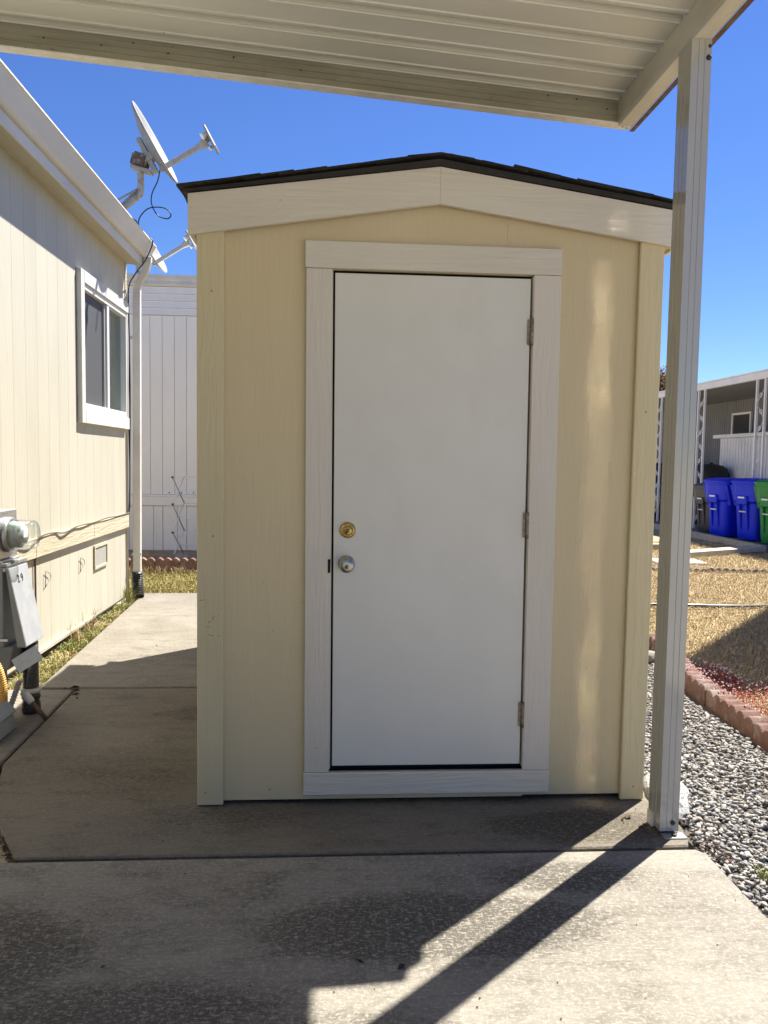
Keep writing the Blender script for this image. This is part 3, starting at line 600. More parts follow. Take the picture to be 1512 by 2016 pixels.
# ------------------------------------------------------------------ satellite dishes
def dish(name_loc, k, label, mastfoot, braces, us=1.0):
    C0 = Vector(name_loc); t = thing('satellite_dish', label, 'satellite dish', mastfoot, 0, 'grey satellite dishes above the gutter')
    n_ = Vector((.88, -.065, .47)).normalized(); u = Vector((-.455, .0, .89)); u = (u-n_*u.dot(n_)).normalized(); w_ = n_.cross(u)
    a, b = .345*k*us, .30*k
    C1 = C0; C0 = C0-u*(.345*k*(1-us))
    def P(r, th, off):
        return C0+u*(a*r*math.cos(th))+w_*(b*r*math.sin(th))+n_*(off+.075*k*(r*r-1))
    N_ = 36; rings = []
    for r in (.02, .25, .5, .75, .93, 1.0): rings.append([P(r, 2*math.pi*i/N_, 0) for i in range(N_)])
    rings.append([P(1.012, 2*math.pi*i/N_, -.004*k) for i in range(N_)]); rings.append([P(1.0, 2*math.pi*i/N_, -.016*k) for i in range(N_)])
    for r in (.9, .5, .02): rings.append([P(r, 2*math.pi*i/N_, -.014*k) for i in range(N_)])
    MB().loft(rings, True, True).build('reflector', m_dish, t)
    C0 = C1; back = C0-n_*(.085*k)
    MB().obox(back-u*.06*k-n_*.03*k, u*.15*k, w_*.035*k, n_*.022*k).build('back_bracket', m_arm, t, .004)
    hub = back-n_*.105*k-u*.075*k
    zz = Vector((.25, 0, 1)).normalized(); xx = zz.cross(w_).normalized()
    MB().obox(hub, xx*.068*k, w_*.06*k, zz*.062*k).build('swivel_clamp', m_clamp, t, .018*k, 2)
    MB().obox(hub-zz*.066*k+xx*.03*k, xx*.085*k, w_*.058*k, zz*.012*k).build('swivel_plate', m_arm, t, .004*k)
    for q in (-.02, .025): MB().lathe(hub-w_*.06*k+zz*q*k+xx*.01*k, -w_, [(0, .011*k), (.012*k, .011*k), (.014*k, .006*k)], 8).build('swivel_bolt', m_zinc, t)
    MB().obox(hub+n_*.06*k-u*.01*k, n_*.055*k, w_*.045*k, u*.03*k).build('swivel_bracket', m_arm, t, .004)
    top = hub-Vector((0, 0, .03*k)); bend = top-Vector((0, 0, .20*k))
    f = Vector(mastfoot)
    MB().tube(smooth_path([top, top.lerp(bend, .5), bend, bend+Vector((-.02*k, .0, -.05*k)), bend.lerp(f, .55), f], 8), .029*k, 12).build('mast', m_mast, t)
    for e in braces: MB().tube([bend+Vector((0, 0, .02)), e], .009*k, 6).build('brace', m_arm, t)
    a0 = C0-u*(.27*k)-n_*.02*k; a1 = C0-u*.16*k+n_*.40*k
    a0 = C0-u*(.235*k)+w_*(.06*k)+Vector((-.055, -.03, -.045))*k; a1 = a1+Vector((0, 0, -.035))*k
    d_ = (a1-a0).normalized(); s_ = d_.cross(w_).normalized()
    ring = lambda p, q: [p+w_*(.016*k*q)+s_*.020*k*q, p-w_*(.016*k*q)+s_*.020*k*q, p-w_*(.016*k*q)-s_*.020*k*q, p+w_*(.016*k*q)-s_*.020*k*q]
    MB().loft([ring(a0, 1), ring(a0.lerp(a1, .8), 1), ring(a0.lerp(a1, .92), 1.5), ring(a1, 1.7)]).build('feed_arm', m_arm, t, .003)
    lc = a1+d_*.03*k
    MB().obox(lc+d_*.012*k, d_*.012*k, w_*.09*k, u*.10*k).build('feed_housing', m_dish, t, .008*k)
    for q in (-.055, 0, .055):
        MB().lathe(lc+w_*q*k+u*.035*k, -d_, [(0, .022*k), (.035*k, .022*k), (.036*k, .029*k), (.05*k, .029*k), (.051*k, .02*k)], 14).build('feed_horn', m_whome2, t)
    MB().lathe(lc-u*.055*k, -d_, [(0, .013*k), (.03*k, .013*k), (.03*k, .020*k), (.04*k, .018*k)], 12).build('feed_horn', m_whome2, t)
    return t, a0
SC = 1.0746
def far(p): return (p[0]*SC, p[1]*SC, 1.41+(p[2]-1.41)*SC)
t, a0 = dish(far((-1.512, 6.70, 4.035)), SC, 'grey satellite dish on a bent rusty mast above the cream house gutter', far((-1.93, 6.70, 3.34)), [far((-1.90, 6.55, 3.44)), far((-1.86, 6.66, 3.44))])
MB().tube(smooth_path([a0]+[far(p) for p in [(-1.50, 6.70, 3.72), (-1.545, 6.70, 3.62), (-1.55, 6.70, 3.53), (-1.50, 6.70, 3.44), (-1.42, 6.70, 3.415), (-1.39, 6.70, 3.45), (-1.43, 6.70, 3.495), (-1.51, 6.71, 3.51), (-1.59, 6.71, 3.49), (-1.655, 6.72, 3.42), (-1.672, 6.73, 3.34), (-1.69, 6.74, 3.40), (-1.76, 6.75, 3.43), (-1.85, 6.75, 3.47)]], 8), .0055, 6).build(
    'cable', m_black, label='thin black cable looping below the satellite dish against the blue sky', category='cable')
dish((-2.69, 11.5, 4.50), 1.32, 'grey satellite dish half hidden behind the gutter, arm towards the shed', (-2.98, 11.55, 3.93), [(-2.80, 11.25, 3.94), (-2.62, 11.40, 3.94)], .70)

# ------------------------------------------------------------------ white mobile home beyond
wh = thing('mobile_home', 'white mobile home with vertical siding seen beyond the shed', 'house', (-3, 13, 0))
bx(-9, 1.0, 11.03, 15, 0, 3.88).build('wall', m_whome, wh)
for i in range(24):
    x = -3.42+i*.168
    bx(x+.0025, x+.1655, 11.006, 11.029, .875, 3.375).build('siding_board', m_whome, wh, .003)
    if i % 2 == 0:
        for (q0, q1, yy) in ((.004, .20, 11.004), (.204, .24, 11.014), (.244, .332, 11.0)):
            bx(x+q0, x+q1, yy, 11.029, .075, .705).build('skirting_board', m_whome, wh, .002)
bx(-3.6, .98, 10.985, 11.028, .715, .84).build('belt_board', m_whome, wh, .004); bx(-3.6, .98, 10.98, 11.028, .842, .872).build('belt_cap', m_whome2, wh)
for k in range(4):
    z = 3.385+.098*k
    MB().prism([(10.992, z), (11.010, z+.095), (11.029, z+.095), (11.029, z)], 'x', -3.6, .98).build('lap_board', m_whome2, wh)
MB().prism([(10.99, 3.78), (10.965, 3.80), (10.975, 3.85), (10.955, 3.87), (10.955, 3.93), (15, 3.97), (15, 3.885), (11.03, 3.885), (11.03, 3.78)], 'x', -9.05, 1.05).build('roof_edge', m_gutter, wh)
for i in range(26):
    MB().lathe((-3.4+i*.165, 10.967, 3.82), (0, -1, 0), [(0, .008), (.005, .006), (.006, .001)], 8).build('rivet', m_whome2, wh)
for x in (-2.32, -2.15, -1.98): MB().lathe((x, 11.004, .90), (0, -1, 0), [(0, .010), (.004, .008), (.005, .001)], 8).build('rivet', m_bolt, wh)
bx(-2.62, -2.30, 12.4, 12.8, 3.95, 4.13).prism([(-2.66, 4.13), (-2.26, 4.13), (-2.46, 4.26)], 'y', 12.35, 12.85).build('roof_vent', m_roofdark, wh)

# drying rack
rk = thing('drying_rack', 'white folding clothes drying rack standing against the white home', 'clothes rack', (-1.7, 10.3, .08))
zt = [1.14, .785, .41, .085]
for X in (-2.105, -1.30):
    for i in range(3):
        MB().tube([(X, 10.18, zt[i]), (X+.095, 10.48, zt[i+1])], .008, 6).build('cross_bar', m_rackg, rk)
        MB().tube([(X+.095, 10.48, zt[i]), (X, 10.18, zt[i+1])], .008, 6).build('cross_bar', m_rackw, rk)
        MB().lathe((X-.012, 10.18, zt[i]), (1, 0, 0), [(0, .012), (.026, .012)], 8).build('end_cap', m_black, rk)
for i in range(3):
    for (y, dz, dx) in ((10.18, 0, 0), (10.48, 0, .095), (10.33, -.18, .047)):
        MB().tube([(-2.105+dx, y, zt[i]+dz), (-1.30+dx, y, zt[i]+dz)], .006, 6).build('hanging_rod', m_rackw, rk)

# ------------------------------------------------------------------ scalloped edging
def edging_mesh(length, h, th, nsc, sc):
    b = MB(); poly = [(-length/2, -.05)]
    pts = []
    for s in range(nsc):
        for k in range(7):
            t_ = k/6; pts.append((-length/2+length*(s+t_)/nsc, h-sc*(1-math.sin(math.pi*t_))))
    poly += pts+[(length/2, -.05)]
    return MB().prism(poly, 'y', -th/2, th/2).mesh('edging_block', .004)
eb = edging_mesh(.284, .110, .10, 3, .030); eb.materials.append(m_brick)
ed = thing('garden_edging', 'row of red scalloped edging bricks between grey gravel and dry grass', 'edging', (2.25, 4.2, 0), group=None)
y = 2.6; x = 2.20
while y < 5.75:
    ang = math.atan2(.29, .018 if y < 4.6 else .055)
    o = link('edging_block', eb, ed, loc=None)
    o.matrix_basis = Matrix.Translation((x+random.uniform(-.004, .004), y+.146, -.03+random.uniform(-.006, .006))) @ Matrix.Rotation(ang+R(random.uniform(-2, 2)), 4, 'Z') @ Matrix.Rotation(R(random.uniform(-2, 2)), 4, 'X')
    y += .293; x += .018 if y < 4.6 else .055
eb2 = edging_mesh(.284, .185, .07, 3, .03); eb2.materials.append(m_brick)
ed2 = thing('garden_edging', 'dark red scalloped edging at the end of the walkway, left of the shed', 'edging', (-1.9, 9.3, 0))
for i in range(9):
    o = link('edging_block', eb2, ed2, loc=None); o.matrix_basis = Matrix.Translation((-2.86+i*.292, 9.30+.01*(i % 2), .005)) @ Matrix.Rotation(R(random.uniform(-2, 2)), 4, 'Z')
eb3 = edging_mesh(.288, .07, .07, 3, .03); eb3.materials.append(m_brick2)
ed3 = thing('garden_edging', 'low dark scalloped edging crossing the dry lawn in front of the bins', 'edging', (5, 9.8, 0))
for i in range(16):
    o = link('edging_block', eb3, ed3, loc=None); o.matrix_basis = Matrix.Translation((3.4+i*.292, 9.98-i*.030, -.03+random.uniform(-.015, .008))) @ Matrix.Rotation(R(-6+random.uniform(-4, 4)), 4, 'Z')
sheet('raised_bed', [(-3, 9.345), (.9, 9.345), (.9, 11.0), (-3, 11.0)], -.05, .075, m_soil, kind='structure')

# ------------------------------------------------------------------ pebbles
pebs = []
for k in range(8):
    me = rock_mesh('pebble', m_pebble, 1, .66+.08*(k % 3), .34+.05*(k % 4), k*3.1, 1, .18)
    for p in me.polygons: p.use_smooth = True
    pebs.append(me)
def pebble_spot(rnd):
    while True:
        yy = rnd.uniform(1.2, 5.6); xr = 2.17+max(0, (yy-4.4))*.16 if yy > 3.2 else 2.16
        xx = rnd.uniform(1.372, xr)
        if xx < 1.40 and 2.7 < yy: xx = rnd.uniform(1.375, xr)
        return xx, yy
rnd = random.Random(11)
spots = []
for i in range(17500):
    xx, yy = pebble_spot(rnd); s_ = rnd.uniform(.0068, .0142)*(1.35 if rnd.random() < .10 else 1)
    spots.append((xx, yy, s_))
vis = [q for q in spots if q[0]/max(q[1], .1) < .70 and q[1] > 1.9]
vis.sort(key=lambda q: -(q[2]/q[1]))
single = set(vis[:290])
stuff = MB(); base = []
for k, me in enumerate(pebs): base.append(([v.co.copy() for v in me.vertices], [tuple(p.vertices) for p in me.polygons]))
for q in spots:
    xx, yy, s_ = q; k = rnd.randrange(8)
    rot = Matrix.Rotation(rnd.uniform(0, 6.28), 4, 'Z') @ Matrix.Rotation(rnd.gauss(0, .34), 4, 'X') @ Matrix.Rotation(rnd.gauss(0, .34), 4, 'Y')
    M4 = Matrix.Translation((xx, yy, -.020+rnd.uniform(-.012, .012)+(.004 if q in single else 0))) @ rot @ Matrix.Diagonal((s_*1.15, s_, s_, 1))
    if q in single:
        o = link('pebble', pebs[k], gb, loc=None); o.matrix_basis = M4
    else:
        stuff.add([M4 @ v for v in base[k][0]], base[k][1], True)
stuff.build('pebbles', m_pebbles, gb, kind='stuff')
me = rock_mesh('granite_rock', m_granite, .085, .20, .062, 4, 3, .30)
for p in me.polygons: p.use_smooth = False
o = link('granite_rock', me, None, (1.445, 3.09, .008), label='speckled white granite rock lying behind the foot of the carport post', category='rock'); o.rotation_euler = (0, R(6), R(-14))
for (x, y, z, s_, lab) in ((-2.12, 9.62, .13, .10, 'grey stone in the raised bed right beside the drain hose'), (-1.88, 9.52, .13, .15, 'large grey stone in the raised bed below the drying rack'), (2.30, 5.28, .02, .075, 'tan stone at the end of the gravel beside the shed corner')):
    me = rock_mesh('field_stone', m_fieldstone, s_, s_*.8, s_*.6, x*7, 2, .3)
    link('field_stone', me, None, (x, y, z), label=lab, category='rock', group='loose garden stones')

# ------------------------------------------------------------------ electric meter and pipes at the left edge
mp_ = thing('electric_meter', 'grey electric meter pedestal with round glass meter and open cover', 'electric meter', (-1.80, 4.15, 0))
bx(-1.93, -1.715, 4.02, 4.26, .86, 1.115).build('meter_socket', m_zinc, mp_, .005)
MB().lathe((-1.715, 4.14, .985), (1, 0, 0), [(0, .092), (.012, .095), (.022, .092), (.026, .082)], 28).build('meter_ring', m_zinc, mp_)
g_ = bpy.data.materials.new('meter_glass'); g_.use_nodes = True; _t = g_.node_tree; _t.nodes.clear()
_o = _t.nodes.new('ShaderNodeOutputMaterial'); _mx = _t.nodes.new('ShaderNodeMixShader'); _tr = _t.nodes.new('ShaderNodeBsdfTransparent'); _gl = _t.nodes.new('ShaderNodeBsdfGlossy')
_lw = _t.nodes.new('ShaderNodeLayerWeight'); _lw.inputs[0].default_value = .22; _gl.inputs['Roughness'].default_value = .05; _tr.inputs['Color'].default_value = (.93, .95, .94, 1)
_t.links.new(_lw.outputs['Facing'], _mx.inputs[0]); _t.links.new(_tr.outputs[0], _mx.inputs[1]); _t.links.new(_gl.outputs[0], _mx.inputs[2]); _t.links.new(_mx.outputs[0], _o.inputs[0])
MB().lathe((-1.690, 4.14, .985), (1, 0, 0), [(0, .080), (.10, .078), (.116, .074), (.122, .06), (.123, .001)], 28).build('meter_glass', g_, mp_)
MB().lathe((-1.700, 4.14, .985), (1, 0, 0), [(0, .070), (.055, .070), (.056, .05), (.075, .048), (.076, .001)], 24).build('meter_dial', m_boxlid, mp_)
MB().lathe((-1.665, 4.10, 1.022), (.2, -1, .3), [(0, .034), (.018, .034), (.020, .001)], 18).build('meter_seal', mat('pale_green_seal', (.42, .62, .50), .5), mp_)
bx(-1.6245, -1.6235, 4.115, 4.165, .972, 1.012).build('dial_label', m_label, mp_)
bx(-1.93, -1.70, 4.035, 4.25, .832, .859).build('socket_flange', m_zinc, mp_, .003)
bx(-1.95, -1.700, 4.03, 4.27, .405, .830).build('breaker_box', m_boxgrey, mp_, .004)
bx(-1.954, -1.675, 4.02, 4.285, .826, .846).build('box_hood', m_boxgrey, mp_, .003)
t0, t1 = Vector((-1.682, 4.035, .815)), Vector((-1.682, 4.275, .815)); b0, b1 = Vector((-1.598, 4.035, .405)), Vector((-1.598, 4.275, .405))
off = Vector((.978, 0, .2))*.012
cover = MB(); cover.loft([[t0, t1, b1, b0], [t0+off, t1+off, b1+off, b0+off]])
cover.box(-1.70, -1.684, 4.03, 4.28, .80, .822)
cv = cover.build('box_cover', m_boxlid, mp_, .002)
MB().loft([[t0+Vector((-.003, -.003, 0)), t0+Vector((.010, -.003, 0)), b0+Vector((.010, -.003, 0)), b0+Vector((-.035, -.003, .0))], [t0+Vector((-.003, -.0005, 0)), t0+Vector((.010, -.0005, 0)), b0+Vector((.010, -.0005, 0)), b0+Vector((-.035, -.0005, .0))]]).build('cover_flange', m_boxgrey, mp_)
bx(-1.72, -1.675, 4.015, 4.029, .44, .452).build('latch', m_zinc, mp_)
fc = bpy.data.curves.new('number', 'FONT'); fc.body = '2 9'; fc.size = .06; fc.extrude = .0004
fo = bpy.data.objects.new('number', fc); COL.objects.link(fo)
dg = bpy.context.evaluated_depsgraph_get(); tm = bpy.data.meshes.new_from_object(fo.evaluated_get(dg)); bpy.data.objects.remove(fo)
tm.materials.append(m_ink)
zx = (t0-b0).normalized(); yx = Vector((0, 1, 0)); nx = yx.cross(zx).normalized()
mm = Matrix((yx, zx, nx)).transposed().to_4x4(); mm.translation = t0+off*1.15+zx*-.085+yx*.07
tm.transform(mm); link('number', tm, cv, None)
MB().lathe((-1.80, 4.15, .0), (0, 0, 1), [(0, .06), (.405, .06)], 16).build('riser_pipe', m_boxgrey, mp_)
MB().loft([[(-1.90, 4.05, .404), (-1.66, 4.05, .404), (-1.66, 4.26, .404), (-1.90, 4.26, .404)], [(-1.88, 4.08, .27), (-1.70, 4.08, .27), (-1.70, 4.22, .27), (-1.88, 4.22, .27)]]).build('riser_hopper', m_boxgrey, mp_, .004)
MB().lathe((-1.640, 4.22, .0), (0, 0, 1), [(0, .045), (.02, .05), (.05, .048), (.06, .043), (.075, .043), (.08, .049), (.10, .049), (.105, .041), (.39, .041)], 16).build('drain_pipe', m_blackp, mp_)
MB().lathe((-1.640, 4.22, .112), (0, 0, 1), [(0, .050), (.012, .053), (.026, .050)], 16).build('pipe_collar', m_pvc, mp_)
MB().obox((-1.610, 4.10, .325), Vector((.055, .02, .035)), Vector((-.02, 0, .035)), Vector((.001, -.0016, .0006))).build('paper_tag', m_tag, mp_)
p, rr = corrugated([(-1.86, 4.0, .30), (-1.80, 3.98, .36), (-1.715, 3.95, .35), (-1.680, 3.95, .26), (-1.674, 3.95, .16), (-1.682, 3.95, .09), (-1.74, 3.97, .04), (-1.80, 3.98, .03), (-1.9, 4.0, .05)], .020, .0022, .0055)
MB().tube(p, rr, 10, False).build('yellow_hose', m_yellow, mp_)
p, rr = corrugated([(-1.63, 4.05, .225), (-1.65, 4.04, .16), (-1.675, 4.03, .09), (-1.72, 4.02, .03)], .014, .0028, .007)
MB().tube(p, rr, 10, False).build('grey_hose', m_greycond, mp_)
bb = thing('utility_box', 'blue grey plastic utility box on the ground below the meter', 'box', (-1.8, 3.85, 0))
MB().loft([[(-2.0, 3.70, 0), (-1.617, 3.70, 0), (-1.617, 3.97, 0), (-2.0, 3.97, 0)], [(-2.0, 3.71, .085), (-1.625, 3.71, .085), (-1.625, 3.96, .085), (-2.0, 3.96, .085)]]).build('body', m_blue_box, bb, .008)
MB().loft([[(-2.01, 3.69, .087), (-1.610, 3.69, .087), (-1.610, 3.975, .087), (-2.01, 3.975, .087)], [(-2.0, 3.72, .150), (-1.645, 3.72, .150), (-1.645, 3.95, .150), (-2.0, 3.95, .150)]]).build('lid', m_blue_box, bb, .01)
st = thing('grounding_rod', 'rusty rod with white sleeve leaning from the meter to the concrete edge', 'rod', (-1.517, 4.08, 0))
e0, e1 = Vector((-1.512, 4.085, .004)), Vector((-1.635, 4.10, .150))
MB().tube([e0, e0.lerp(e1, .66)], .0125, 10).build('rod', m_rust, st); MB().tube([e0.lerp(e1, .60), e0.lerp(e1, .66), e1], [.016, .020, .020], 12).build('sleeve', m_pvc, st)

# ------------------------------------------------------------------ neighbour's place at the right
nh = thing('mobile_home', 'grey corrugated mobile home under a deep awning at the right', 'house', (12, 16, 0))
def corr(x, y0, y1, z0, z1, step, dep, th):
    pts = []; y = y0; i = 0
    while y < y1: pts += [(x-(dep if i % 2 else 0), y), (x-(dep if i % 2 else 0), min(y+step*.8, y1))]; y += step; i += 1
    return MB().prism(pts+[(x+th, y1), (x+th, y0)], 'z', z0, z1)
corr(10.2, 9, 26, .25, 3.05, .055, .012, .03).build('wall', m_gcor, nh)
bx(10.232, 14, 9, 26, .0, 3.05).build('wall_core', m_gcor, nh)
for (y0, y1) in ((18.05, 18.95), (15.6, 16.9)):
    wn = bx(10.14, 10.187, y0, y1, 2.13, 2.18).build('window', m_gwhite, nh)
    bx(10.14, 10.187, y0, y1, 2.68, 2.73).build('frame_rail', m_gwhite, wn); bx(10.14, 10.187, y0, y0+.05, 2.181, 2.679).build('frame_rail', m_gwhite, wn); bx(10.14, 10.187, y1-.05, y1, 2.181, 2.679).build('frame_rail', m_gwhite, wn)
    for k in range(9):
        z = 2.185+k*.055
        MB().prism([(10.150, z), (10.154, z), (10.184, z+.045), (10.180, z+.045)], 'y', y0+.051, y1-.051).build('louver', m_louver, wn)
aw = thing('neighbour_carport', 'white flat awning on wrought iron columns shading the neighbouring driveway', 'carport', (9, 16, 0))
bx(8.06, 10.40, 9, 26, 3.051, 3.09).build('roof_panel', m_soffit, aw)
bx(7.98, 8.055, 9, 26, 3.035, 3.165).build('fascia', m_gwhite, aw, .005)
MB().prism([(7.95, 3.166), (10.4, 3.20), (10.4, 3.22), (7.95, 3.19)], 'y', 8.95, 26.05).build('roof_cap', m_gwhite, aw)
for yc in (9.53, 11.78, 13.945, 16.27, 18.45, 20.7):
    cl = bx(8.0, 8.04, yc-.16, yc-.12, 0, 3.034).build('column', m_gwhite, aw)
    bx(8.0, 8.04, yc+.12, yc+.16, 0, 3.034).build('upright', m_gwhite, cl)
    b = MB()
    for k in range(9):
        z = .25+k*.31; s_ = 1 if k % 2 else -1
        pts = []
        for q in range(17):
            a = q/16*2*math.pi*1.25; r__ = .055*(1-.55*q/16)
            pts.append((8.02, yc+s_*(.04+r__*math.cos(a)-.055), z+r__*math.sin(a)))
        b.tube(pts, .007, 5); b.tube([(8.02, yc-s_*.12, z-.12), (8.02, yc+s_*.12, z+.15)], .007, 5)
    b.build('scrollwork', m_gwhite, cl)
ss = thing('storage_cabinet', 'white corrugated storage cabinet with flat top behind the bins', 'storage cabinet', (9.7, 16.5, 0))
corr(9.50, 13.0, 18.22, 0, 2.06, .065, .022, .55).build('wall_panel', m_gwhite, ss)
bx(9.40, 10.10, 12.9, 18.42, 2.065, 2.15).build('top', m_gwhite, ss, .006)
cg = thing('covered_grill', 'black fabric covered grill between the iron column and white cabinet', 'grill', (9.1, 18.0, 0))
MB().loft([[(8.75+.06*math.copysign(abs(math.cos(a))**.5, math.cos(a))*0+.38*math.copysign(abs(math.cos(a))**.5, math.cos(a))*k+.3, 17.75+.42*math.copysign(abs(math.sin(a))**.5, math.sin(a))*k, z) for a in [2*math.pi*i/20 for i in range(20)]] for z, k in ((.03, 1), (.8, .97), (1.15, .93), (1.32, .8), (1.40, .55), (1.43, .2))], True, True).build('cover', m_cover, cg)
MB().lathe((9.05, 17.75, 1.42), (0, 0, 1), [(0, .05), (.03, .05), (.05, .02)], 10).build('cover_handle', m_cover, cg)

# wheelie bins
def sq(cx, cy, hx, hy, z, p=.45, n=28):
    o = []
    for i in range(n):
        a = 2*math.pi*i/n; c_, s_ = math.cos(a), math.sin(a)
        o.append((cx+hx*math.copysign(abs(c_)**p, c_), cy+hy*math.copysign(abs(s_)**p, s_), z))
    return o
def make_bin(mt):
    t = thing('wheelie_bin', 'x', 'bin', (0, 0, 0), 0, 'wheelie bins along the neighbouring driveway')
    body = MB().loft([sq(0, 0, .235, .25, .03), sq(0, 0, .245, .262, .12), sq(-.0, 0, .275, .295, .66), sq(0, 0, .278, .298, .67), sq(0, 0, .312, .335, .71), sq(0, 0, .325, .345, .98), sq(0, 0, .345, .362, .985), sq(0, 0, .345, .362, 1.02)], True, False)
    bo = body.build('body', mt, t)
    # front pocket with lift bar: two ribs and a hood stand proud of the front (-x)
    for yy in (-.09, .09): MB().loft([[(-.262, yy-.018, .20), (-.262, yy+.018, .20), (-.232, yy+.018, .20), (-.232, yy-.018, .20)], [(-.318, yy-.018, .64), (-.318, yy+.018, .64), (-.26, yy+.018, .64), (-.26, yy-.018, .64)]]).build('front_rib', mt, t, .006)
    bx(-.345, -.29, -.13, .13, .64, .80).build('front_hood', mt, t, .015)
    MB().tube([(-.298, -.085, .52), (-.298, .085, .52)], .014, 8).build('lift_bar', m_label, t)
    bx(-.3495, -.3455, -.08, .08, .755, .785).build('label', m_label, t)
    for yy in (-.30, .30): MB().loft([[(-.20, yy-.05, .60), (.10, yy-.05, .60), (.10, yy+.05, .60), (-.20, yy+.05, .60)], [(-.30, yy-.05, .985), (.18, yy-.05, .985), (.18, yy+.065, .985), (-.30, yy+.065, .985)]]).build('side_handle', mt, t, .012)
    lid = MB().loft([sq(0, 0, .36, .378, 1.022), sq(0, 0, .365, .382, 1.055), sq(0, 0, .335, .352, 1.075), sq(.02, 0, .28, .30, 1.10), sq(.03, 0, .20, .22, 1.112)], True, False).build('lid', mt, t, .004)
    bx(.33, .40, -.2, .2, .99, 1.03).build('handle', mt, t, .01)
    for yy in (-.27, .27): MB().lathe((.22, yy-.03, .125), (0, 1, 0), [(0, .10), (.005, .125), (.055, .125), (.06, .10)], 18).build('wheel', m_tyre, t)
    return t
BR = .14
proto = make_bin(m_binblue)
def place_bin(o, x, y, lab, rz, sc=1.0, mt=None):
    o.location = (x, y, -.005); o.rotation_euler = (0, 0, rz); o['label'] = lab; o.scale = (sc, sc, sc)
    if mt:
        for ch in o.children:
            if ch.name.split('.')[0] in ('body', 'front_rib', 'front_hood', 'side_handle', 'lid', 'handle'):
                ch.data = ch.data.copy(); ch.data.materials[0] = mt
place_bin(proto, 7.83, 14.62, 'blue wheelie bin in front of the iron column, beside the grey bin', BR, 1.05)
place_bin(copy_tree(proto), 7.99, 13.85, 'blue wheelie bin standing directly beside the green bin', BR+.05, 1.06)
place_bin(copy_tree(proto), 8.02, 13.10, 'green wheelie bin at the right edge', BR, 1.06, m_bingreen)
place_bin(copy_tree(proto), 7.93, 15.42, 'dark grey wheelie bin half hidden by the carport post', BR, .93, m_binblack)

# parked car under the far awning
pc = thing('parked_car', 'dark parked car under the neighbouring awning, seen between shed and post', 'car', (9.15, 21, 0))
def car_ring(y, hw, zb, zt_, top): return [(-hw, y, zb), (hw, y, zb), (hw*1.02, y, zb+(zt_-zb)*.55), (hw*.95, y, zt_), (-hw*.95, y, zt_), (-hw*1.02, y, zb+(zt_-zb)*.55)]
def shift(b): b.v = [(x+9.15, y+18.9, z) for x, y, z in b.v]; return b
shift(MB().loft([car_ring(0, .76, .42, .70, 0), car_ring(.06, .84, .28, .88, 0), car_ring(.9, .88, .24, .95, 0), car_ring(2.2, .89, .24, .93, 0), car_ring(3.6, .87, .24, .88, 0), car_ring(4.3, .80, .28, .76, 0), car_ring(4.42, .68, .40, .62, 0)])).build('body', m_car, pc, .03, 2)
shift(MB().loft([[(-.80, .45, .93), (.80, .45, .93), (.80, 3.1, .90), (-.80, 3.1, .90)], [(-.62, 1.0, 1.40), (.62, 1.0, 1.40), (.62, 2.3, 1.40), (-.62, 2.3, 1.40)]])).build('cabin', m_carglass, pc, .02)
shift(bx(-.61, .61, 1.0, 2.3, 1.402, 1.435)).build('roof', m_car, pc, .015)
for s_ in (-1, 1):
    shift(MB().loft([[(s_*.805, .45, .93), (s_*.76, .40, .93), (s_*.59, .98, 1.41), (s_*.635, 1.03, 1.41)], [(s_*.80, .55, .93), (s_*.755, .5, .93), (s_*.585, 1.06, 1.41), (s_*.63, 1.11, 1.41)]])).build('pillar', m_car, pc)
    lp = shift(bx(s_*.70-.09, s_*.70+.09, -.01, .10, .68, .82)).build('tail_lamp', m_tail, pc, .01)
    for yy in (.85, 3.55): shift(MB().lathe((s_*.86-.1, yy, .32), (1, 0, 0), [(0, .27), (.02, .32), (.18, .32), (.2, .27)], 22)).build('wheel', m_tyre, pc)
shift(bx(-.78, .78, -.07, .12, .42, .58)).build('bumper', m_car, pc, .03)
shift(bx(-.62, .62, -.075, -.071, .53, .56)).build('bumper_trim', m_chrome, pc); shift(bx(-.16, .16, -.015, -.002, .66, .76)).build('number_plate', m_label, pc)

# timbers, paver, pipe
tb = bx(7.06, 7.17, 12.05, 16.6, -.03, .10)
for i, v in enumerate(tb.v): tb.v[i] = (v[0]+.02*math.sin(v[1]*2), v[1], v[2])
tb.build('timber_edging', m_timber, bevel=.008, label='long weathered timber edging the neighbouring driveway', category='timber')
MB().obox((6.15, 11.72, .035), Vector((.90, .37, .012)), Vector((-.045, .11, 0)), Vector((0, 0, .038))).build('plank', m_timber2, bevel=.006, label='pale loose plank lying on the dry grass near the bins', category='plank')
MB().obox((5.15, 12.35, .03), Vector((.42, .08, 0)), Vector((-.01, .07, 0)), Vector((0, 0, .05))).build('plank', m_timber, bevel=.01, label='short grey timber on dry ground behind the carport post', category='plank')
MB().obox((5.02, 10.75, -.012), Vector((.36, -.03, 0)), Vector((.02, .26, 0)), Vector((0, 0, .022))).build('paver', m_paver, bevel=.006, label='pale square paver set in the dry grass behind the post', category='paver')
MB().tube(smooth_path([(2.4, 7.38, .0), (2.9, 7.36, .005), (3.3, 7.30, .012), (3.8, 7.24, .012), (4.15, 7.27, .004), (4.5, 7.36, -.002), (5.0, 7.42, -.01)], 6), .021, 10).build('irrigation_pipe', m_blackp, label='black irrigation pipe lying across the dry grass', category='pipe')

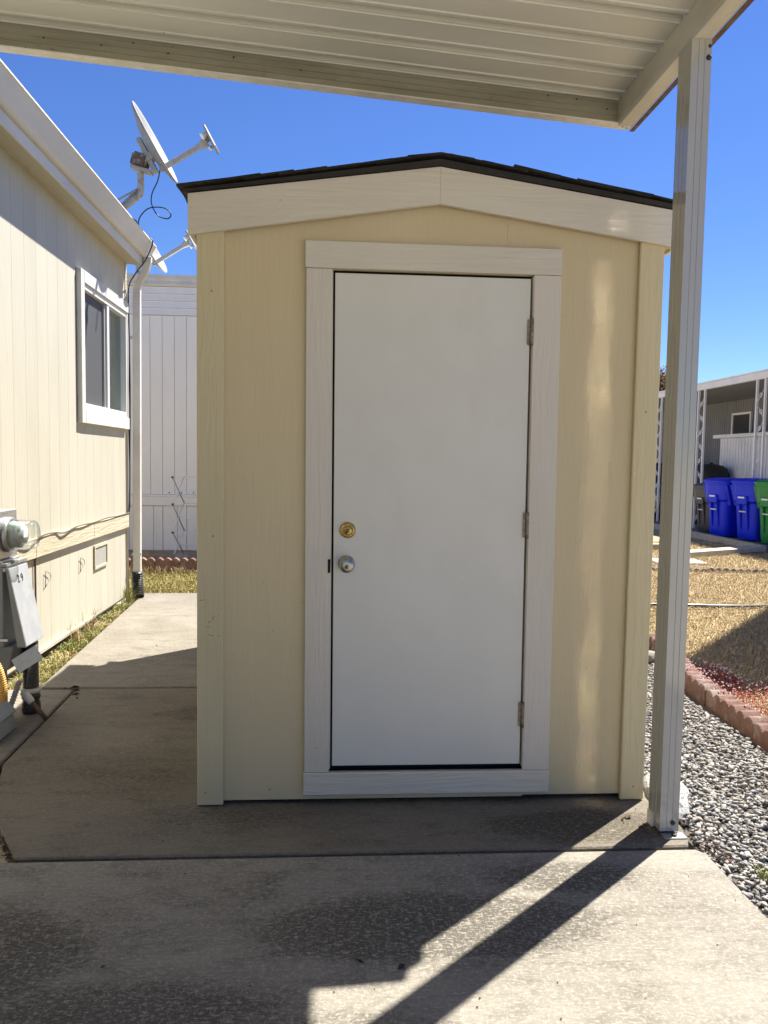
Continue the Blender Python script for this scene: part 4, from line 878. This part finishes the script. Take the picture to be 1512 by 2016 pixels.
# an added panel outside the picture at the right, cut to cast the shade on the grass
na = thing('shade_caster', 'added flat cream panel on posts beyond the right edge, shading the grass', 'shadow caster', (5.5, 7, 0))
hz = 3.08; sx, sy = .747/1.57*hz, .665/1.57*hz
pol = [(2.47+sx, 5.20+sy), (2.45+sx, 4.47+sy), (3.3+sx, 4.45+sy), (5.1+sx, 7.2+sy), (4.42+sx, 7.32+sy)]
MB().prism(pol, 'z', hz, hz+.09).build('roof_panel', m_pan, na)
for (x, y) in ((4.7, 5.72), (6.2, 8.25), (5.88, 8.55)): bx(x-.04, x+.04, y-.04, y+.04, -.02, hz-.001).build('post', m_post, na)

# tree beyond
tr = thing('tree', 'brown leaved tree rising behind the neighbouring awning', 'tree', (11.2, 27, 0))
MB().tube([(11.2, 27, -.05), (11.25, 27, 1.2), (11.15, 27.1, 2.4), (11.2, 27, 3.4)], [.2, .16, .12, .06], 9).build('trunk', m_trunk, tr)
lb = MB(); rt = random.Random(3)
for i in range(9):
    a = rt.uniform(0, 6.28); e = (11.2+.8*math.cos(a), 27+.8*math.sin(a), rt.uniform(2.8, 4.4)); lb.tube([(11.2, 27, rt.uniform(1.6, 2.8)), (11.2+.6*math.cos(a), 27+.6*math.sin(a), 2.9), e], [.06, .04, .015], 6)
lb.build('limbs', m_trunk, tr)
lf = MB()
cl_ = [(11.2+rt.gauss(0, .5), 27+rt.gauss(0, .6), rt.gauss(3.7, .5), rt.uniform(.3, .6)) for _ in range(40)]
for i in range(14000):
    c0 = rt.choice(cl_); p = Vector((rt.gauss(c0[0], c0[3]*.5), rt.gauss(c0[1], c0[3]*.5), rt.gauss(c0[2], c0[3]*.5)))
    u = Vector((rt.gauss(0, 1), rt.gauss(0, 1), rt.gauss(0, 1))).normalized(); v = u.orthogonal().normalized(); s_ = rt.uniform(.04, .09)
    lf.add([p-u*s_, p+v*s_*.5, p+u*s_, p-v*s_*.5], [(0, 1, 2, 3)])
lf.build('crown', m_treeleaf, tr)

# ------------------------------------------------------------------ grass, weeds, ground cover
def lawn_area(rnd):
    y = 4.0+9.5*rnd.random()**1.15; x = y*rnd.uniform(.33, .74)
    if y < 5.65:
        if x < 2.34+max(0, y-4.6)*.19: return None
    if y < 9 and x < 1.45: return None
    if 10.48 < y < 11.02 and 4.65 < x < 5.4: return None
    if x > 7.04: return None
    return (x, y, -.02)
grass(80000, lawn_area, .02, .07, .0065, 2.4, -.02, 5, 0).build('dry_grass', m_drygrass, kind='stuff')
def back_area(rnd):
    x = rnd.uniform(-3.0, .8); y = rnd.uniform(7.985, 9.24); return (x, y, -.025)
grass(15000, back_area, .03, .10, .008, 1.4, -.025, 6, 0).build('yellow_grass', m_mixgrass, kind='stuff')
def fringe(rnd): return (rnd.uniform(-2.9, .8), rnd.uniform(9.12, 9.26), -.02)
grass(1400, fringe, .06, .17, .007, .8, -.02, 8).build('tall_grass', m_drygrass, kind='stuff')
def strip_area(rnd):
    y = rnd.uniform(4.70, 7.95); return (rnd.uniform(-2.012, -1.79-.045*(y-4.7)), y, -.045)
grass(4200, strip_area, .025, .085, .006, 1.3, -.045, 9, 3.0).build('weeds', m_weed, kind='stuff')
grass(2600, strip_area, .02, .07, .006, 1.8, -.045, 10, 2.0).build('dry_weeds', m_drygrass, kind='stuff')
def tuft(name, x, y, n, h, material, label, r=.04, seed=1, z=-.02):
    grass(n, lambda q: (x+q.gauss(0, r), y+q.gauss(0, r), z), h*.4, h, .005, 1.0, z, seed).build(name, material, label=label, category='weed', group='weed tufts')
tuft('weed_tuft', -1.985, 7.50, 70, .26, m_weed, 'green grass tuft beside the black drain hose', .03, 3)
tuft('weed_tuft', -1.97, 5.95, 40, .22, m_drygrass, 'thin tall weed against the cream skirting of the house', .03, 4)
tuft('weed_tuft', -1.975, 6.28, 26, .30, m_drygrass, 'tallest dry weed stalk below the skirting vent', .02, 14)
tuft('weed_tuft', 1.98, 3.06, 90, .09, m_drygrass, 'straw coloured tuft growing in the gravel at the right', .035, 5)
tuft('weed_tuft', 1.50, 2.46, 40, .05, m_weed, 'small bright green sprig in the gravel beside the driveway', .015, 6)
tuft('weed_tuft', 1.75, 4.25, 60, .14, m_drygrass, 'sparse dry stalks in the gravel right of the post', .08, 7)
tuft('weed_tuft', -2.22, 9.55, 260, .22, m_drygrass, 'brown dead plant in the raised bed left of the stones', .10, 12, .07)
tuft('weed_tuft', 1.52, 2.28, 60, .04, m_mixgrass, 'low yellow moss tuft along the concrete driveway edge', .03, 15)
def sed_area(rnd):
    y = rnd.uniform(3.95, 5.0); x = 2.29+rnd.random()**1.6*(.55 if y < 4.6 else .3)+(.05 if y > 4.6 else 0)
    return (x, y)
b = MB(); q = random.Random(21)
for i in range(5200):
    x, y = sed_area(q); h = q.uniform(.0, .045)
    p = Vector((x, y, h)); u = Vector((q.gauss(0, 1), q.gauss(0, 1), q.gauss(.6, .6))).normalized(); v = u.orthogonal().normalized(); s_ = q.uniform(.006, .014)
    b.add([p-v*s_*.4, p+u*s_, p+v*s_*.4, p-u*s_*.6], [(0, 1, 2, 3)])
b.build('red_sedum', m_sedum, kind='stuff')
b = MB()
for i in range(330):
    x, y = sed_area(q); h = q.uniform(.045, .085); r0 = q.uniform(.004, .008)
    b.add([(x+r0, y, h), (x-r0, y, h), (x, y+r0, h), (x, y-r0, h), (x, y, h+r0), (x, y, h-r0)], [(0, 2, 4), (2, 1, 4), (1, 3, 4), (3, 0, 4), (2, 0, 5), (1, 2, 5), (3, 1, 5), (0, 3, 5)])
b.build('sedum_flowers', m_flower, kind='stuff')
# litter on the concrete: twigs, leaf scraps, grit
b = MB(); q = random.Random(5)
def scrap(x, y, s_, z=.002):
    a = q.uniform(0, 6.28); ux, uy = math.cos(a)*s_, math.sin(a)*s_; k = q.uniform(.3, .7)
    b.add([(x-ux, y-uy, z), (x+uy*k, y-ux*k, z+s_*.3), (x+ux, y+uy, z+s_*.1), (x-uy*k, y+ux*k, z+s_*.5), (x, y, z-.002)], [(0, 1, 2, 3), (0, 4, 1), (1, 4, 2), (2, 4, 3), (3, 4, 0)])
for i in range(70): scrap(q.uniform(-1.0, 1.35), q.uniform(1.5, 3.0), q.uniform(.002, .0045))
for (x, y, s_) in ((1.19, 2.88, .022), (1.16, 2.86, .016), (1.21, 2.80, .013), (1.23, 2.82, .01), (.09, 2.05, .014), (-.62, 2.06, .008), (.205, 2.02, .017), (-1.50, 4.52, .025), (-1.52, 4.60, .02), (-1.47, 4.45, .015), (-1.6, 4.64, .016), (-1.55, 4.66, .03), (-1.3, 5.7, .01), (-1.2, 5.3, .007)): scrap(x, y, s_)
for i in range(140):
    t_ = q.random(); scrap(-1.10-.22*t_+q.gauss(0, .012), 2.64+.36*t_, q.uniform(.004, .012), -.01)
for i in range(60): scrap(q.uniform(1.36, 1.46), q.uniform(2.55, 2.9), q.uniform(.006, .014), -.005)
b.build('leaf_litter', m_litter, kind='stuff')
